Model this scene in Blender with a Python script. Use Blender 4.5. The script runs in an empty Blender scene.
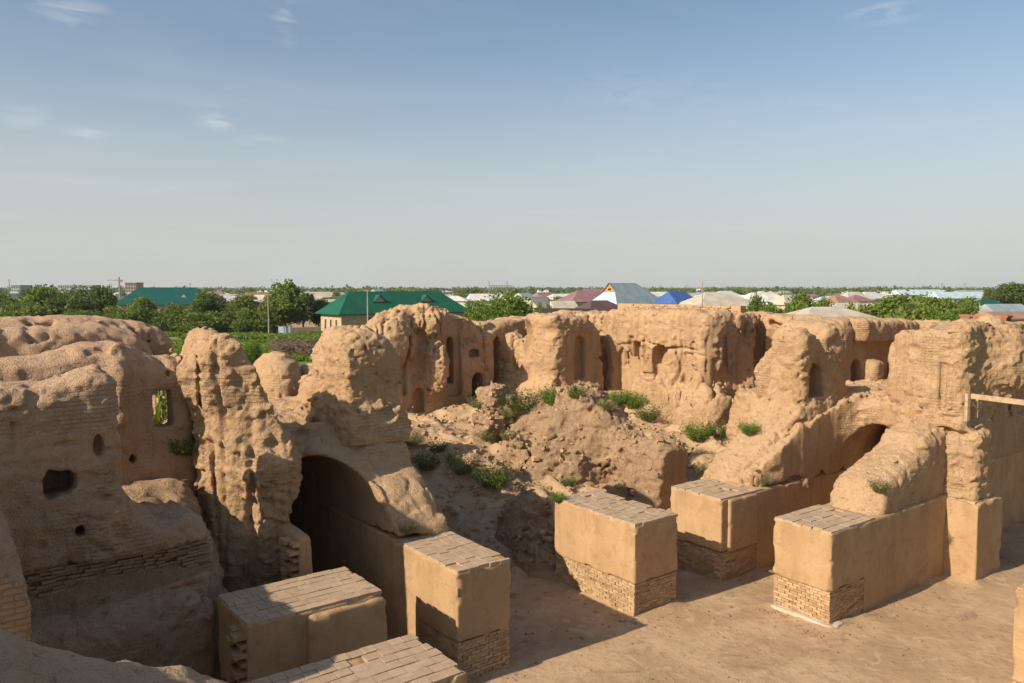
import bpy, math, random
import numpy as np
from mathutils import Vector, Matrix
random.seed(7); rng = np.random.default_rng(7)
R = math.radians
SC = bpy.context.scene
COL = SC.collection

# ------------------------------------------------------------------ camera, sky, sun, exposure
F = 790.0; CZ = 9.0; PITCH = math.atan(53.5 / F)
cd = bpy.data.cameras.new('camera'); cam = bpy.data.objects.new('camera', cd); COL.objects.link(cam)
cam.location = (0, 0, CZ); cam.rotation_euler = (R(90) - PITCH, 0, 0)
cd.sensor_width = 36; cd.lens = F / 1024 * 36; cd.clip_end = 30000; cd.clip_start = .05
SC.camera = cam
SUN_AZ = 56.5; SUN_EL = 31.0            # heading the light travels (clockwise from +Y), elevation
w = bpy.data.worlds.new('World'); SC.world = w; w.use_nodes = True
nt = w.node_tree; nt.nodes.clear()
out = nt.nodes.new('ShaderNodeOutputWorld'); bg = nt.nodes.new('ShaderNodeBackground'); sky = nt.nodes.new('ShaderNodeTexSky')
sky.sky_type = 'NISHITA'; sky.sun_disc = False; sky.sun_elevation = R(SUN_EL); sky.sun_rotation = R(SUN_AZ + 180)
sky.air_density = 1.0; sky.dust_density = 1.6; sky.ozone_density = 1.0; sky.altitude = 300
bg.inputs['Strength'].default_value = 0.094
# dry dusty air: pull the sky towards a warm grey near the horizon, and lay thin clouds in it
tc = nt.nodes.new('ShaderNodeTexCoord'); sep = nt.nodes.new('ShaderNodeSeparateXYZ')
nt.links.new(tc.outputs['Generated'], sep.inputs[0])
rampz = nt.nodes.new('ShaderNodeMapRange'); rampz.interpolation_type = 'SMOOTHERSTEP'
rampz.inputs['From Min'].default_value = -0.05; rampz.inputs['From Max'].default_value = 0.36
rampz.inputs['To Min'].default_value = 0.92; rampz.inputs['To Max'].default_value = 0.04
nt.links.new(sep.outputs['Z'], rampz.inputs['Value'])
mixd = nt.nodes.new('ShaderNodeMix'); mixd.data_type = 'RGBA'
nt.links.new(rampz.outputs[0], mixd.inputs['Factor']); tint = nt.nodes.new('ShaderNodeMix'); tint.data_type = 'RGBA'; tint.blend_type = 'MULTIPLY'; tint.inputs['Factor'].default_value = 1; nt.links.new(sky.outputs[0], tint.inputs['A']); tint.inputs['B'].default_value = (1.08, 1.10, 1.08, 1); nt.links.new(tint.outputs['Result'], mixd.inputs['A'])
mixd.inputs['B'].default_value = (5.0, 5.08, 4.95, 1)
# cirrus: direction / z projected on a high plane
def wmath(op, a, b=None, c=None):
    n = nt.nodes.new('ShaderNodeMath'); n.operation = op
    for i, v in enumerate((a, b, c)):
        if v is None: continue
        if isinstance(v, (int, float)): n.inputs[i].default_value = v
        else: nt.links.new(v, n.inputs[i])
    return n.outputs[0]
zz = wmath('MAXIMUM', sep.outputs['Z'], 0.03)
cx = wmath('DIVIDE', sep.outputs['X'], zz); cy = wmath('DIVIDE', sep.outputs['Y'], zz)
comb = nt.nodes.new('ShaderNodeCombineXYZ'); nt.links.new(cx, comb.inputs[0]); nt.links.new(cy, comb.inputs[1])
mp = nt.nodes.new('ShaderNodeMapping'); mp.inputs['Scale'].default_value = (0.55, 0.9, 1); mp.inputs['Rotation'].default_value = (0, 0, R(20)); mp.inputs['Location'].default_value = (1.3, 0.4, 0)
nt.links.new(comb.outputs[0], mp.inputs[0])
cn = nt.nodes.new('ShaderNodeTexNoise'); cn.inputs['Scale'].default_value = 0.55; cn.inputs['Detail'].default_value = 8; cn.inputs['Roughness'].default_value = .58; cn.inputs['Distortion'].default_value = .5
nt.links.new(mp.outputs[0], cn.inputs['Vector'])
cr = nt.nodes.new('ShaderNodeMapRange'); cr.inputs['From Min'].default_value = .44; cr.inputs['From Max'].default_value = .86; cr.inputs['To Max'].default_value = .42; cr.interpolation_type = 'SMOOTHSTEP'
nt.links.new(cn.outputs[0], cr.inputs['Value'])
# a few small wisps, each at its own bearing and height in the sky
wisp = None
cn2 = nt.nodes.new('ShaderNodeTexNoise'); cn2.inputs['Scale'].default_value = 26; cn2.inputs['Detail'].default_value = 6; cn2.inputs['Distortion'].default_value = .8
mp2 = nt.nodes.new('ShaderNodeMapping'); mp2.inputs['Scale'].default_value = (.6, .6, 2.6)
nt.links.new(tc.outputs['Generated'], mp2.inputs[0]); nt.links.new(mp2.outputs[0], cn2.inputs['Vector'])
az = wmath('ARCTAN2', sep.outputs['X'], sep.outputs['Y']); el = wmath('ARCSINE', sep.outputs['Z'])
def bearing(px, py):
    x = (px - 512) / F; y = (341.5 - py) / F; v = (x, math.cos(PITCH) + y * math.sin(PITCH), -math.sin(PITCH) + y * math.cos(PITCH)); L_ = math.sqrt(sum(q * q for q in v))
    return math.degrees(math.atan2(v[0], v[1])), math.degrees(math.asin(v[2] / L_))
for (wpx, wpy, sa, se, st) in ((70, 9, 1.9, .9, .8), (285, 14, .9, 1.5, .7), (218, 121, 1.1, .5, 1.3), (260, 142, 1.5, .35, 1.2), (91, 133, 1.3, .35, 1.0), (26, 116, 1.5, .7, .8), (884, 13, 1.7, .5, 1.3), (640, 96, 6, 1.6, .28), (500, 190, 6, 1.2, .2), (780, 110, 5, 1.4, .22)):
    waz, wel = bearing(wpx, wpy)
    dx = wmath('DIVIDE', wmath('SUBTRACT', az, R(waz)), R(sa)); dy = wmath('DIVIDE', wmath('SUBTRACT', el, R(wel)), R(se))
    q = wmath('ADD', wmath('MULTIPLY', dx, dx), wmath('MULTIPLY', dy, dy))
    g = wmath('MULTIPLY', wmath('EXPONENT', wmath('MULTIPLY', q, -1.0)), st)
    wisp = g if wisp is None else wmath('ADD', wisp, g)
cr2 = nt.nodes.new('ShaderNodeMapRange'); cr2.inputs['From Min'].default_value = .40; cr2.inputs['From Max'].default_value = .75
nt.links.new(cn2.outputs[0], cr2.inputs['Value'])
wf = wmath('MINIMUM', wmath('MULTIPLY', wisp, cr2.outputs[0]), .6)
cf = wmath('MAXIMUM', cr.outputs[0], wf)
cfz = wmath('MULTIPLY', cf, wmath('GREATER_THAN', sep.outputs['Z'], 0.0))
mixc = nt.nodes.new('ShaderNodeMix'); mixc.data_type = 'RGBA'
nt.links.new(cfz, mixc.inputs['Factor']); nt.links.new(mixd.outputs['Result'], mixc.inputs['A'])
mixc.inputs['B'].default_value = (5.4, 5.75, 6.0, 1)
nt.links.new(mixc.outputs['Result'], bg.inputs['Color']); nt.links.new(bg.outputs[0], out.inputs[0])

sl = bpy.data.lights.new('sun', 'SUN'); sun = bpy.data.objects.new('sun', sl); COL.objects.link(sun)
sl.energy = 5.0; sl.angle = R(.6); sl.color = (1, .87, .69)
_d = Vector((math.cos(R(SUN_EL)) * math.sin(R(SUN_AZ)), math.cos(R(SUN_EL)) * math.cos(R(SUN_AZ)), -math.sin(R(SUN_EL))))
sun.rotation_euler = _d.to_track_quat('-Z', 'Y').to_euler()
vs = SC.view_settings; vs.view_transform = 'Standard'; vs.look = 'None'; vs.gamma = 1; vs.exposure = 0.33; vs.use_curve_mapping = False
SC.cycles.max_bounces = 8; SC.cycles.diffuse_bounces = 6; SC.cycles.volume_bounces = 0; SC.cycles.transparent_max_bounces = 8

# ------------------------------------------------------------------ frames: the ruin is square to the axes A (away left) and B (away right)
UA = np.array([-math.sin(R(37)), math.cos(R(37))]); UB = np.array([math.cos(R(37)), math.sin(R(37))])
def W(a, b): return a * UA[0] + b * UB[0], a * UA[1] + b * UB[1]
def ray(px, py):
    x = (px - 512) / F; y = (341.5 - py) / F
    return np.array([x, math.cos(PITCH) + y * math.sin(PITCH), -math.sin(PITCH) + y * math.cos(PITCH)])
def onA(px, py, a):
    d = ray(px, py); t = a / (d[:2] @ UA); p = d * t; return p[:2] @ UB, p[2] + CZ
def onB(px, py, b):
    d = ray(px, py); t = b / (d[:2] @ UB); p = d * t; return p[:2] @ UA, p[2] + CZ
def atY(px, py, Y):
    d = ray(px, py); t = Y / d[1]; return d[0] * t, Y, d[2] * t + CZ
def prof(f, k, pts):
    q = sorted(f(x, y, k) for x, y in pts); xs = np.array([p[0] for p in q]); zs = np.array([p[1] for p in q])
    return lambda s: np.interp(s, xs, zs)

# ------------------------------------------------------------------ materials
def mat(name):
    m = bpy.data.materials.new(name); m.use_nodes = True; n = m.node_tree
    b = n.nodes['Principled BSDF']; b.inputs['Roughness'].default_value = .95; b.inputs['Specular IOR Level'].default_value = .15
    return m, n, b
class NB:
    def __init__(s, nt): s.nt = nt
    def node(s, t, **kw):
        n = s.nt.nodes.new(t)
        for k, v in kw.items(): setattr(n, k, v)
        return n
    def put(s, sock, v):
        if isinstance(v, bpy.types.NodeSocket): s.nt.links.new(v, sock)
        else: sock.default_value = v
    def math(s, op, a, b=0.0, c=0.0):
        n = s.node('ShaderNodeMath', operation=op); s.put(n.inputs[0], a); s.put(n.inputs[1], b); s.put(n.inputs[2], c); return n.outputs[0]
    def noise(s, vec, scale, detail=4, rough=.55, dist=0):
        n = s.node('ShaderNodeTexNoise'); s.put(n.inputs['Vector'], vec); n.inputs['Scale'].default_value = scale
        n.inputs['Detail'].default_value = detail; n.inputs['Roughness'].default_value = rough; n.inputs['Distortion'].default_value = dist; return n.outputs[0]
    def rng(s, v, a, b, c=0., d=1., smooth=True):
        n = s.node('ShaderNodeMapRange'); s.put(n.inputs['Value'], v); n.interpolation_type = 'SMOOTHSTEP' if smooth else 'LINEAR'
        for k, x in zip(('From Min', 'From Max', 'To Min', 'To Max'), (a, b, c, d)): n.inputs[k].default_value = x
        return n.outputs[0]
    def mix(s, f, a, b, t='MIX'):
        n = s.node('ShaderNodeMix', data_type='RGBA', blend_type=t); s.put(n.inputs['Factor'], f); s.put(n.inputs['A'], a); s.put(n.inputs['B'], b); return n.outputs['Result']
    def bump(s, h, dist, strength=1.0, normal=None):
        n = s.node('ShaderNodeBump'); s.put(n.inputs['Height'], h); n.inputs['Distance'].default_value = dist; n.inputs['Strength'].default_value = strength
        if normal is not None: s.put(n.inputs['Normal'], normal)
        return n.outputs[0]
def c4(r, g, b): return (r, g, b, 1)

def mud_material(name, dark, mid, light, bricks=.55, rough_bump=1.0):
    m, n, b = mat(name); N = NB(n)
    tc = N.node('ShaderNodeTexCoord').outputs['Object']
    sp = N.node('ShaderNodeSeparateXYZ'); N.put(sp.inputs[0], tc)
    n1 = N.noise(tc, .7, 5, .6); n2 = N.noise(tc, 5.0, 6, .62); n3 = N.noise(tc, 26., 4, .6)
    # vertical wash streaks
    mpp = N.node('ShaderNodeMapping'); N.put(mpp.inputs[0], tc); mpp.inputs['Scale'].default_value = (2.4, 2.4, .22)
    st = N.noise(mpp.outputs[0], 1.6, 5, .6)
    col = N.mix(N.rng(n1, .3, .7), mid, light)
    col = N.mix(N.rng(st, .50, .72, 0, .45), col, dark)
    col = N.mix(N.rng(n2, .52, .75, 0, .55), col, light)
    col = N.mix(N.rng(n3, .54, .68, 0, .40), col, dark)
    # dust and bleaching lies on everything that faces up
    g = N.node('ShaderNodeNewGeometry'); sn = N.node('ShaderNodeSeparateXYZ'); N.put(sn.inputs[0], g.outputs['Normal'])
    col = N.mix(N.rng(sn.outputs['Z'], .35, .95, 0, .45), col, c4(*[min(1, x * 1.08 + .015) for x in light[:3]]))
    # brick courses, worn: horizontal joints everywhere, headers here and there
    u = N.math('ADD', N.math('MULTIPLY', sp.outputs['X'], .197), N.math('MULTIPLY', sp.outputs['Y'], 1.401))
    wob = N.math('MULTIPLY', N.math('SUBTRACT', N.noise(tc, 1.6, 2), .5), .035)
    cv = N.node('ShaderNodeCombineXYZ'); N.put(cv.inputs[0], u); N.put(cv.inputs[1], N.math('ADD', sp.outputs['Z'], wob))
    bt = N.node('ShaderNodeTexBrick'); N.put(bt.inputs['Vector'], cv.outputs[0]); bt.inputs['Scale'].default_value = 1
    bt.inputs['Brick Width'].default_value = .30; bt.inputs['Row Height'].default_value = .088; bt.inputs['Mortar Size'].default_value = .014; bt.inputs['Mortar Smooth'].default_value = .6
    mask = N.rng(N.noise(tc, .55, 4, .6), .60 - .25 * bricks, .80 - .25 * bricks)
    steep = N.rng(sn.outputs['Z'], .5, .2)
    mask = N.math('MULTIPLY', mask, steep)
    joint = N.math('MULTIPLY', bt.outputs['Fac'], mask)
    col = N.mix(N.math('MULTIPLY', joint, .30), col, dark)
    v = N.node('ShaderNodeTexVoronoi'); N.put(v.inputs['Vector'], tc); v.inputs['Scale'].default_value = 3.3; v.inputs['Randomness'].default_value = 1
    pit = N.math('MULTIPLY', N.rng(v.outputs['Distance'], .02, .20, 0, 1), 1.0)
    pitm = N.rng(N.noise(tc, 1.7, 2), .50, .62)
    pith = N.math('MULTIPLY', N.math('SUBTRACT', pit, 1.0), pitm)
    col = N.mix(N.math('MULTIPLY', pith, -.35), col, dark)
    chip = N.rng(N.noise(tc, 11., 5, .7), .60, .68); col = N.mix(N.math('MULTIPLY', chip, .35), col, dark)
    N.put(b.inputs['Base Color'], col)
    h = N.math('ADD', N.math('MULTIPLY', n2, 1.0), N.math('MULTIPLY', n3, .80))
    h = N.math('ADD', h, N.math('MULTIPLY', N.noise(tc, 70., 3, .6), .30))
    h = N.math('ADD', h, N.math('MULTIPLY', st, .8))
    h = N.math('ADD', h, N.math('MULTIPLY', pith, .55))
    h = N.math('SUBTRACT', h, N.math('MULTIPLY', joint, .40)); h = N.math('SUBTRACT', h, N.math('MULTIPLY', chip, .28));
    N.put(b.inputs['Normal'], N.bump(h, .085 * rough_bump, 1.0))
    return m
DK = c4(.33, .205, .115); MD = c4(.505, .318, .174); LT = c4(.575, .382, .222)
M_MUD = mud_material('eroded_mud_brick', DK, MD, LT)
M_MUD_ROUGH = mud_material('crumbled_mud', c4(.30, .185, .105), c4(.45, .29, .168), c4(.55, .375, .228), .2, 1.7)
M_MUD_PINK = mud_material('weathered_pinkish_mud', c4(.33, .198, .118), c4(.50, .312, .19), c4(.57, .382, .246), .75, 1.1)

def plaster_material(name, base, light, dark):
    m, n, b = mat(name); N = NB(n); tc = N.node('ShaderNodeTexCoord').outputs['Object']
    sp = N.node('ShaderNodeSeparateXYZ'); N.put(sp.inputs[0], tc)
    mpp = N.node('ShaderNodeMapping'); N.put(mpp.inputs[0], tc); mpp.inputs['Scale'].default_value = (1.3, 1.3, .25)
    st = N.noise(mpp.outputs[0], 2.2, 5, .6); n1 = N.noise(tc, .9, 5, .55); n2 = N.noise(tc, 14, 6, .65)
    col = N.mix(N.rng(n1, .3, .7), base, light)
    col = N.mix(N.rng(st, .52, .75, 0, .5), col, dark)
    col = N.mix(N.rng(n2, .5, .75, 0, .35), col, dark)
    col = N.mix(N.rng(N.noise(tc, 60, 2), .62, .70, 0, .4), col, light)
    col = N.mix(N.rng(N.noise(tc, 2.6, 6, .7, .8), .50, .66, 0, .55), col, dark)
    hi = N.math('MULTIPLY', N.rng(sp.outputs['Z'], 1.7, 2.6), N.rng(st, .42, .6)); col = N.mix(N.math('MULTIPLY', hi, .5), col, dark)
    vc = N.node('ShaderNodeTexVoronoi'); vc.feature = 'DISTANCE_TO_EDGE'; N.put(vc.inputs['Vector'], N.mix(.12, tc, N.node('ShaderNodeTexNoise').outputs['Color'])); vc.inputs['Scale'].default_value = 1.4
    crk = N.math('MULTIPLY', N.rng(vc.outputs['Distance'], .008, .001), N.rng(N.noise(tc, .9, 2), .5, .6)); col = N.mix(N.math('MULTIPLY', crk, .7), col, dark)
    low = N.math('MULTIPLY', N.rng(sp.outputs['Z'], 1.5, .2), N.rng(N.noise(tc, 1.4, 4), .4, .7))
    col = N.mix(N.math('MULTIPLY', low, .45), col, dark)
    N.put(b.inputs['Base Color'], col)
    h = N.math('ADD', N.math('MULTIPLY', n2, .5), N.math('MULTIPLY', n1, 1.2)); h = N.math('ADD', h, N.math('MULTIPLY', N.noise(tc, 45, 4, .7), .3))
    N.put(b.inputs['Normal'], N.bump(h, .035, .9)); return m
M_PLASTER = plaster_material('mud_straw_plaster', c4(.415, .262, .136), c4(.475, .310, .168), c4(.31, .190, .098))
def brickbit_material(name, cols, s=1.0):
    m, n, b = mat(name); N = NB(n); tc = N.node('ShaderNodeTexCoord').outputs['Object']
    g = N.node('ShaderNodeNewGeometry'); r = g.outputs['Random Per Island']
    col = N.mix(r, cols[0], cols[1]); col = N.mix(N.rng(N.noise(tc, 6, 6, .65), .45, .72, 0, .7), col, cols[2])
    col = N.mix(N.rng(N.noise(tc, 1.1, 4), .5, .68, 0, .4), col, cols[1])
    N.put(b.inputs['Base Color'], col)
    N.put(b.inputs['Normal'], N.bump(N.noise(tc, 30, 6, .7), .02, .8)); return m
M_BRICK = brickbit_material('pier_mud_bricks', (c4(.33, .205, .105), c4(.52, .355, .205), c4(.29, .18, .095)))
M_BRICK_OLD = brickbit_material('weathered_old_bricks', (c4(.27, .17, .105), c4(.38, .25, .16), c4(.22, .135, .085)))
M_PAVER = brickbit_material('grey_brick_pavers', (c4(.41, .29, .19), c4(.47, .345, .235), c4(.32, .225, .145)))
M_MORTAR = plaster_material('recessed_mortar', c4(.27, .172, .098), c4(.33, .215, .125), c4(.21, .13, .075))
M_LIME = plaster_material('white_lime_crust', c4(.50, .38, .27), c4(.62, .50, .39), c4(.40, .28, .18))

def simple_mat(name, col, rough=.8, var=.15, scale=3.0, bump=0.0, metal=0.0):
    m, n, b = mat(name); N = NB(n); tc = N.node('ShaderNodeTexCoord').outputs['Object']
    nn = N.noise(tc, scale, 5, .6)
    d = c4(*[x * (1 - var) for x in col[:3]]); l = c4(*[min(1, x * (1 + var)) for x in col[:3]])
    N.put(b.inputs['Base Color'], N.mix(N.rng(nn, .3, .7), d, l)); b.inputs['Roughness'].default_value = rough; b.inputs['Metallic'].default_value = metal
    if bump: N.put(b.inputs['Normal'], N.bump(nn, bump))
    return m
def foliage_material(name, dark, light, hue2):
    m, n, b = mat(name); N = NB(n); tc = N.node('ShaderNodeTexCoord').outputs['Object']
    g = N.node('ShaderNodeNewGeometry'); oi = N.node('ShaderNodeObjectInfo')
    col = N.mix(g.outputs['Random Per Island'], dark, light)
    col = N.mix(N.rng(oi.outputs['Random'], 0, 1, 0, .6, False), col, hue2)
    col = N.mix(N.rng(N.noise(tc, .7, 3), .45, .65, 0, .35), col, light)
    N.put(b.inputs['Base Color'], col); b.inputs['Roughness'].default_value = .6
    tr = N.node('ShaderNodeBsdfTranslucent'); N.put(tr.inputs['Color'], N.mix(.5, col, c4(.18, .25, .03)))
    ms = N.node('ShaderNodeMixShader'); ms.inputs[0].default_value = .35
    n.links.new(b.outputs[0], ms.inputs[1]); n.links.new(tr.outputs[0], ms.inputs[2]); n.links.new(ms.outputs[0], n.nodes['Material Output'].inputs[0])
    return m
M_LEAF = foliage_material('tree_leaves', c4(.075, .125, .020), c4(.205, .280, .048), c4(.23, .25, .065))
M_LEAF_DARK = foliage_material('dark_tree_leaves', c4(.055, .092, .022), c4(.150, .205, .045), c4(.16, .18, .055))
M_LEAF_BRIGHT = foliage_material('bright_leaves', c4(.08, .14, .018), c4(.18, .27, .036), c4(.17, .23, .04))
M_WEED = foliage_material('weed_leaves', c4(.05, .085, .016), c4(.12, .16, .035), c4(.14, .15, .045))
M_DRYWEED = foliage_material('dry_weed_leaves', c4(.11, .12, .035), c4(.24, .23, .09), c4(.30, .25, .12))
M_BARK = simple_mat('bark', (.12, .085, .055), .9, .3, 8, .02)
M_WOOD = simple_mat('sun_bleached_timber', (.42, .29, .18), .8, .2, 6, .006)
M_CONC = simple_mat('grey_concrete_post', (.33, .27, .21), .9, .15)
M_GLASSD = simple_mat('dark_window_glass', (.03, .032, .035), .3, .1)

# ------------------------------------------------------------------ object helpers
def mesh_obj(name, verts, faces, m, parent=None, loc=None, smooth=False):
    """verts: world coordinates (or local to parent Empty's world location)."""
    verts = np.asarray(verts, dtype=np.float64).reshape(-1, 3)
    if loc is None and parent is None:
        loc = np.array([(verts[:, 0].min() + verts[:, 0].max()) / 2, (verts[:, 1].min() + verts[:, 1].max()) / 2, verts[:, 2].min()])
    off = np.array(parent.location) if parent is not None else np.array(loc)
    if parent is not None:
        p = parent.parent
        while p is not None: off = off + np.array(p.location); p = p.parent
    me = bpy.data.meshes.new(name)
    v = verts - off
    if isinstance(faces, np.ndarray):
        k = faces.shape[1]; nf = len(faces)
        me.vertices.add(len(v)); me.vertices.foreach_set('co', v.astype(np.float32).ravel())
        me.loops.add(nf * k); me.loops.foreach_set('vertex_index', faces.astype(np.int32).ravel())
        me.polygons.add(nf); me.polygons.foreach_set('loop_start', np.arange(0, nf * k, k, dtype=np.int32))
        me.update(calc_edges=True)
    else:
        me.from_pydata(v.tolist(), [], faces); me.update()
    if smooth: me.polygons.foreach_set('use_smooth', np.ones(len(me.polygons), dtype=bool))
    me.validate()
    me.materials.append(m)
    o = bpy.data.objects.new(name, me); COL.objects.link(o)
    if parent is not None: o.parent = parent
    else: o.location = off
    return o
def tag(o, label, cat, group=None):
    o['label'] = label; o['category'] = cat
    if group: o['group'] = group
    return o
def kind(o, k): o['kind'] = k; return o
def empty(name, loc, label, cat, group=None):
    o = bpy.data.objects.new(name, None); COL.objects.link(o); o.location = loc; o.empty_display_size = .3
    return tag(o, label, cat, group)
def copy_tree(o, parent=None):
    c = o.copy(); COL.objects.link(c)
    if parent is not None: c.parent = parent
    for ch in [x for x in bpy.data.objects if x.parent == o]: copy_tree(ch, c)
    return c
class MB:
    def __init__(s): s.v = []; s.f = []
    def quad(s, *p): k = len(s.v); s.v += [tuple(x) for x in p]; s.f.append(tuple(range(k, k + len(p))))
    def hexa(s, p):   # 8 corners: bottom 4 ccw, top 4 ccw
        k = len(s.v); s.v += [tuple(x) for x in p]
        for q in ((3, 2, 1, 0), (4, 5, 6, 7), (0, 1, 5, 4), (1, 2, 6, 5), (2, 3, 7, 6), (3, 0, 4, 7)): s.f.append(tuple(k + i for i in q))
    def box(s, c, size, rz=0, tilt=0):
        ca, sa = math.cos(rz), math.sin(rz); p = []
        for dz in (-1, 1):
            for dx, dy in ((-1, -1), (1, -1), (1, 1), (-1, 1)):
                x, y, z = dx * size[0] / 2, dy * size[1] / 2, dz * size[2] / 2
                z += tilt * x
                p.append((c[0] + x * ca - y * sa, c[1] + x * sa + y * ca, c[2] + z))
        s.hexa(p)
    def abox(s, a0, a1, b0, b1, z0, z1):   # box in the ruin's axes
        P = [W(a0, b0), W(a0, b1), W(a1, b1), W(a1, b0)]
        s.hexa([(x, y, z0) for x, y in P] + [(x, y, z1) for x, y in P])
    def tube(s, p0, p1, r0, r1=None, n=8):
        r1 = r0 if r1 is None else r1
        p0 = Vector(p0); p1 = Vector(p1); d = (p1 - p0).normalized(); q = d.to_track_quat('Z', 'Y'); k = len(s.v)
        for p, r in ((p0, r0), (p1, r1)):
            for i in range(n): s.v.append(tuple(p + q @ Vector((r * math.cos(2 * math.pi * i / n), r * math.sin(2 * math.pi * i / n), 0))))
        for i in range(n): s.f.append((k + i, k + (i + 1) % n, k + n + (i + 1) % n, k + n + i))
        s.f.append(tuple(k + n + i for i in range(n))); s.f.append(tuple(k + n - 1 - i for i in range(n)))
    def build(s, name, m, parent=None, loc=None, smooth=False): return mesh_obj(name, s.v, s.f, m, parent, loc, smooth)

# ------------------------------------------------------------------ solid noise and surface nets
_T = rng.random((48, 48, 48)).astype(np.float32)
def noise3(x, y, z):
    xi = np.floor(x); yi = np.floor(y); zi = np.floor(z)
    fx = (x - xi).astype(np.float32); fy = (y - yi).astype(np.float32); fz = (z - zi).astype(np.float32)
    fx = fx * fx * (3 - 2 * fx); fy = fy * fy * (3 - 2 * fy); fz = fz * fz * (3 - 2 * fz)
    X = xi.astype(np.int32) % 48; Y = yi.astype(np.int32) % 48; Z = zi.astype(np.int32) % 48
    X1 = (X + 1) % 48; Y1 = (Y + 1) % 48; Z1 = (Z + 1) % 48
    a = _T[X, Y, Z] * (1 - fx) + _T[X1, Y, Z] * fx; b = _T[X, Y1, Z] * (1 - fx) + _T[X1, Y1, Z] * fx
    c = _T[X, Y, Z1] * (1 - fx) + _T[X1, Y, Z1] * fx; d = _T[X, Y1, Z1] * (1 - fx) + _T[X1, Y1, Z1] * fx
    return (a * (1 - fy) + b * fy) * (1 - fz) + (c * (1 - fy) + d * fy) * fz - .5
def fbm(x, y, z, s, o=3, g=.5):
    r = 0; amp = 1.0; k = 1.0 / s
    for i in range(o): r = r + amp * noise3(x * k + 17.3 * i, y * k + 9.1 * i, z * k + 5.7 * i); amp *= g; k *= 2.03
    return r
def smax(a, b, k): h = np.maximum(k - np.abs(a - b), 0) / k; return np.maximum(a, b) + h * h * k * .25
def smin(a, b, k): return -smax(-a, -b, k)
def slab(a, b, z, a0, a1, b0, b1, top, r=.35, batter=0.0, z0=-1.0, zref=None):
    """upright wall block in ruin axes: rounded edges, `top` a number or array, sides flare by `batter` m per m going down"""
    t = top if not np.isscalar(top) else float(top)
    fl = batter * np.maximum((zref if zref is not None else t) - z, 0)
    d = smax(np.abs(a - (a0 + a1) / 2) - (a1 - a0) / 2 - fl, np.abs(b - (b0 + b1) / 2) - (b1 - b0) / 2 - fl, r * .8)
    return smax(smax(d, z - t, r), z0 - z, .05)
def ell(a, b, z, c, r):
    q = np.sqrt(((a - c[0]) / r[0]) ** 2 + ((b - c[1]) / r[1]) ** 2 + ((z - c[2]) / r[2]) ** 2); return (q - 1) * min(r)
def archbox(s, q, z, s0, s1, q0, q1, z0, z1, point=1.0):
    """niche: along s from s0..s1, in depth q0..q1, z0..z1 with an arched head"""
    hw = (s1 - s0) / 2; u = np.abs(s - (s0 + s1) / 2)
    zs = z1 - hw * point
    head = np.where(z > zs, np.sqrt(u ** 2 + ((z - zs) / max(point, .01)) ** 2) - hw, u - hw)
    return np.maximum(np.maximum(head, np.abs(q - (q0 + q1) / 2) - (q1 - q0) / 2), z0 - z)
def cut(d, c, k=.08): return smax(d, -c, k)

def surface(D, org, h):
    I = D < 0; nx, ny, nz = D.shape
    s = np.zeros((nx - 1, ny - 1, nz - 1), np.uint8)
    for i in (0, 1):
        for j in (0, 1):
            for k in (0, 1): s += I[i:nx - 1 + i, j:ny - 1 + j, k:nz - 1 + k]
    act = np.argwhere((s > 0) & (s < 8)); ids = -np.ones(s.shape, np.int32); ids[act[:, 0], act[:, 1], act[:, 2]] = np.arange(len(act))
    acc = np.zeros((len(act), 3)); cnt = np.zeros(len(act))
    def val(o): return D[act[:, 0] + o[0], act[:, 1] + o[1], act[:, 2] + o[2]]
    for ax in range(3):
        for u in (0, 1):
            for v in (0, 1):
                p = [0, 0, 0]; o = [x for x in range(3) if x != ax]; p[o[0]] = u; p[o[1]] = v; q = list(p); q[ax] = 1
                d0 = val(p); d1 = val(q); m = (d0 < 0) != (d1 < 0); t = np.where(m, d0 / np.where(m, d0 - d1, 1), 0)
                c = np.array(p, float)[None] + np.zeros((len(act), 3)); c[:, ax] = t
                acc[m] += c[m]; cnt[m] += 1
    V = (act + acc / cnt[:, None]) * h + np.array(org)
    F_ = []
    for ax in range(3):
        o1, o2 = [(1, 2), (2, 0), (0, 1)][ax]
        sl0 = [slice(1, -1)] * 3; sl0[ax] = slice(0, -1); sl1 = list(sl0); sl1[ax] = slice(1, None)
        A_ = I[tuple(sl0)]; B_ = I[tuple(sl1)]; ch = np.argwhere(A_ != B_); 
        if not len(ch): continue
        sgn = A_[ch[:, 0], ch[:, 1], ch[:, 2]]
        base = ch.copy(); 
        for x in range(3):
            if x != ax: base[:, x] += 1
        def idc(d1, d2):
            c = base.copy(); c[:, o1] += d1; c[:, o2] += d2; return ids[c[:, 0], c[:, 1], c[:, 2]]
        q = np.stack([idc(-1, -1), idc(0, -1), idc(0, 0), idc(-1, 0)], 1)
        # the (a,b) frame is left-handed in world space, so the winding is mirrored here
        q = np.where(sgn[:, None], q[:, ::-1], q)
        F_.append(q)
    return V, np.concatenate(F_)

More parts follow.
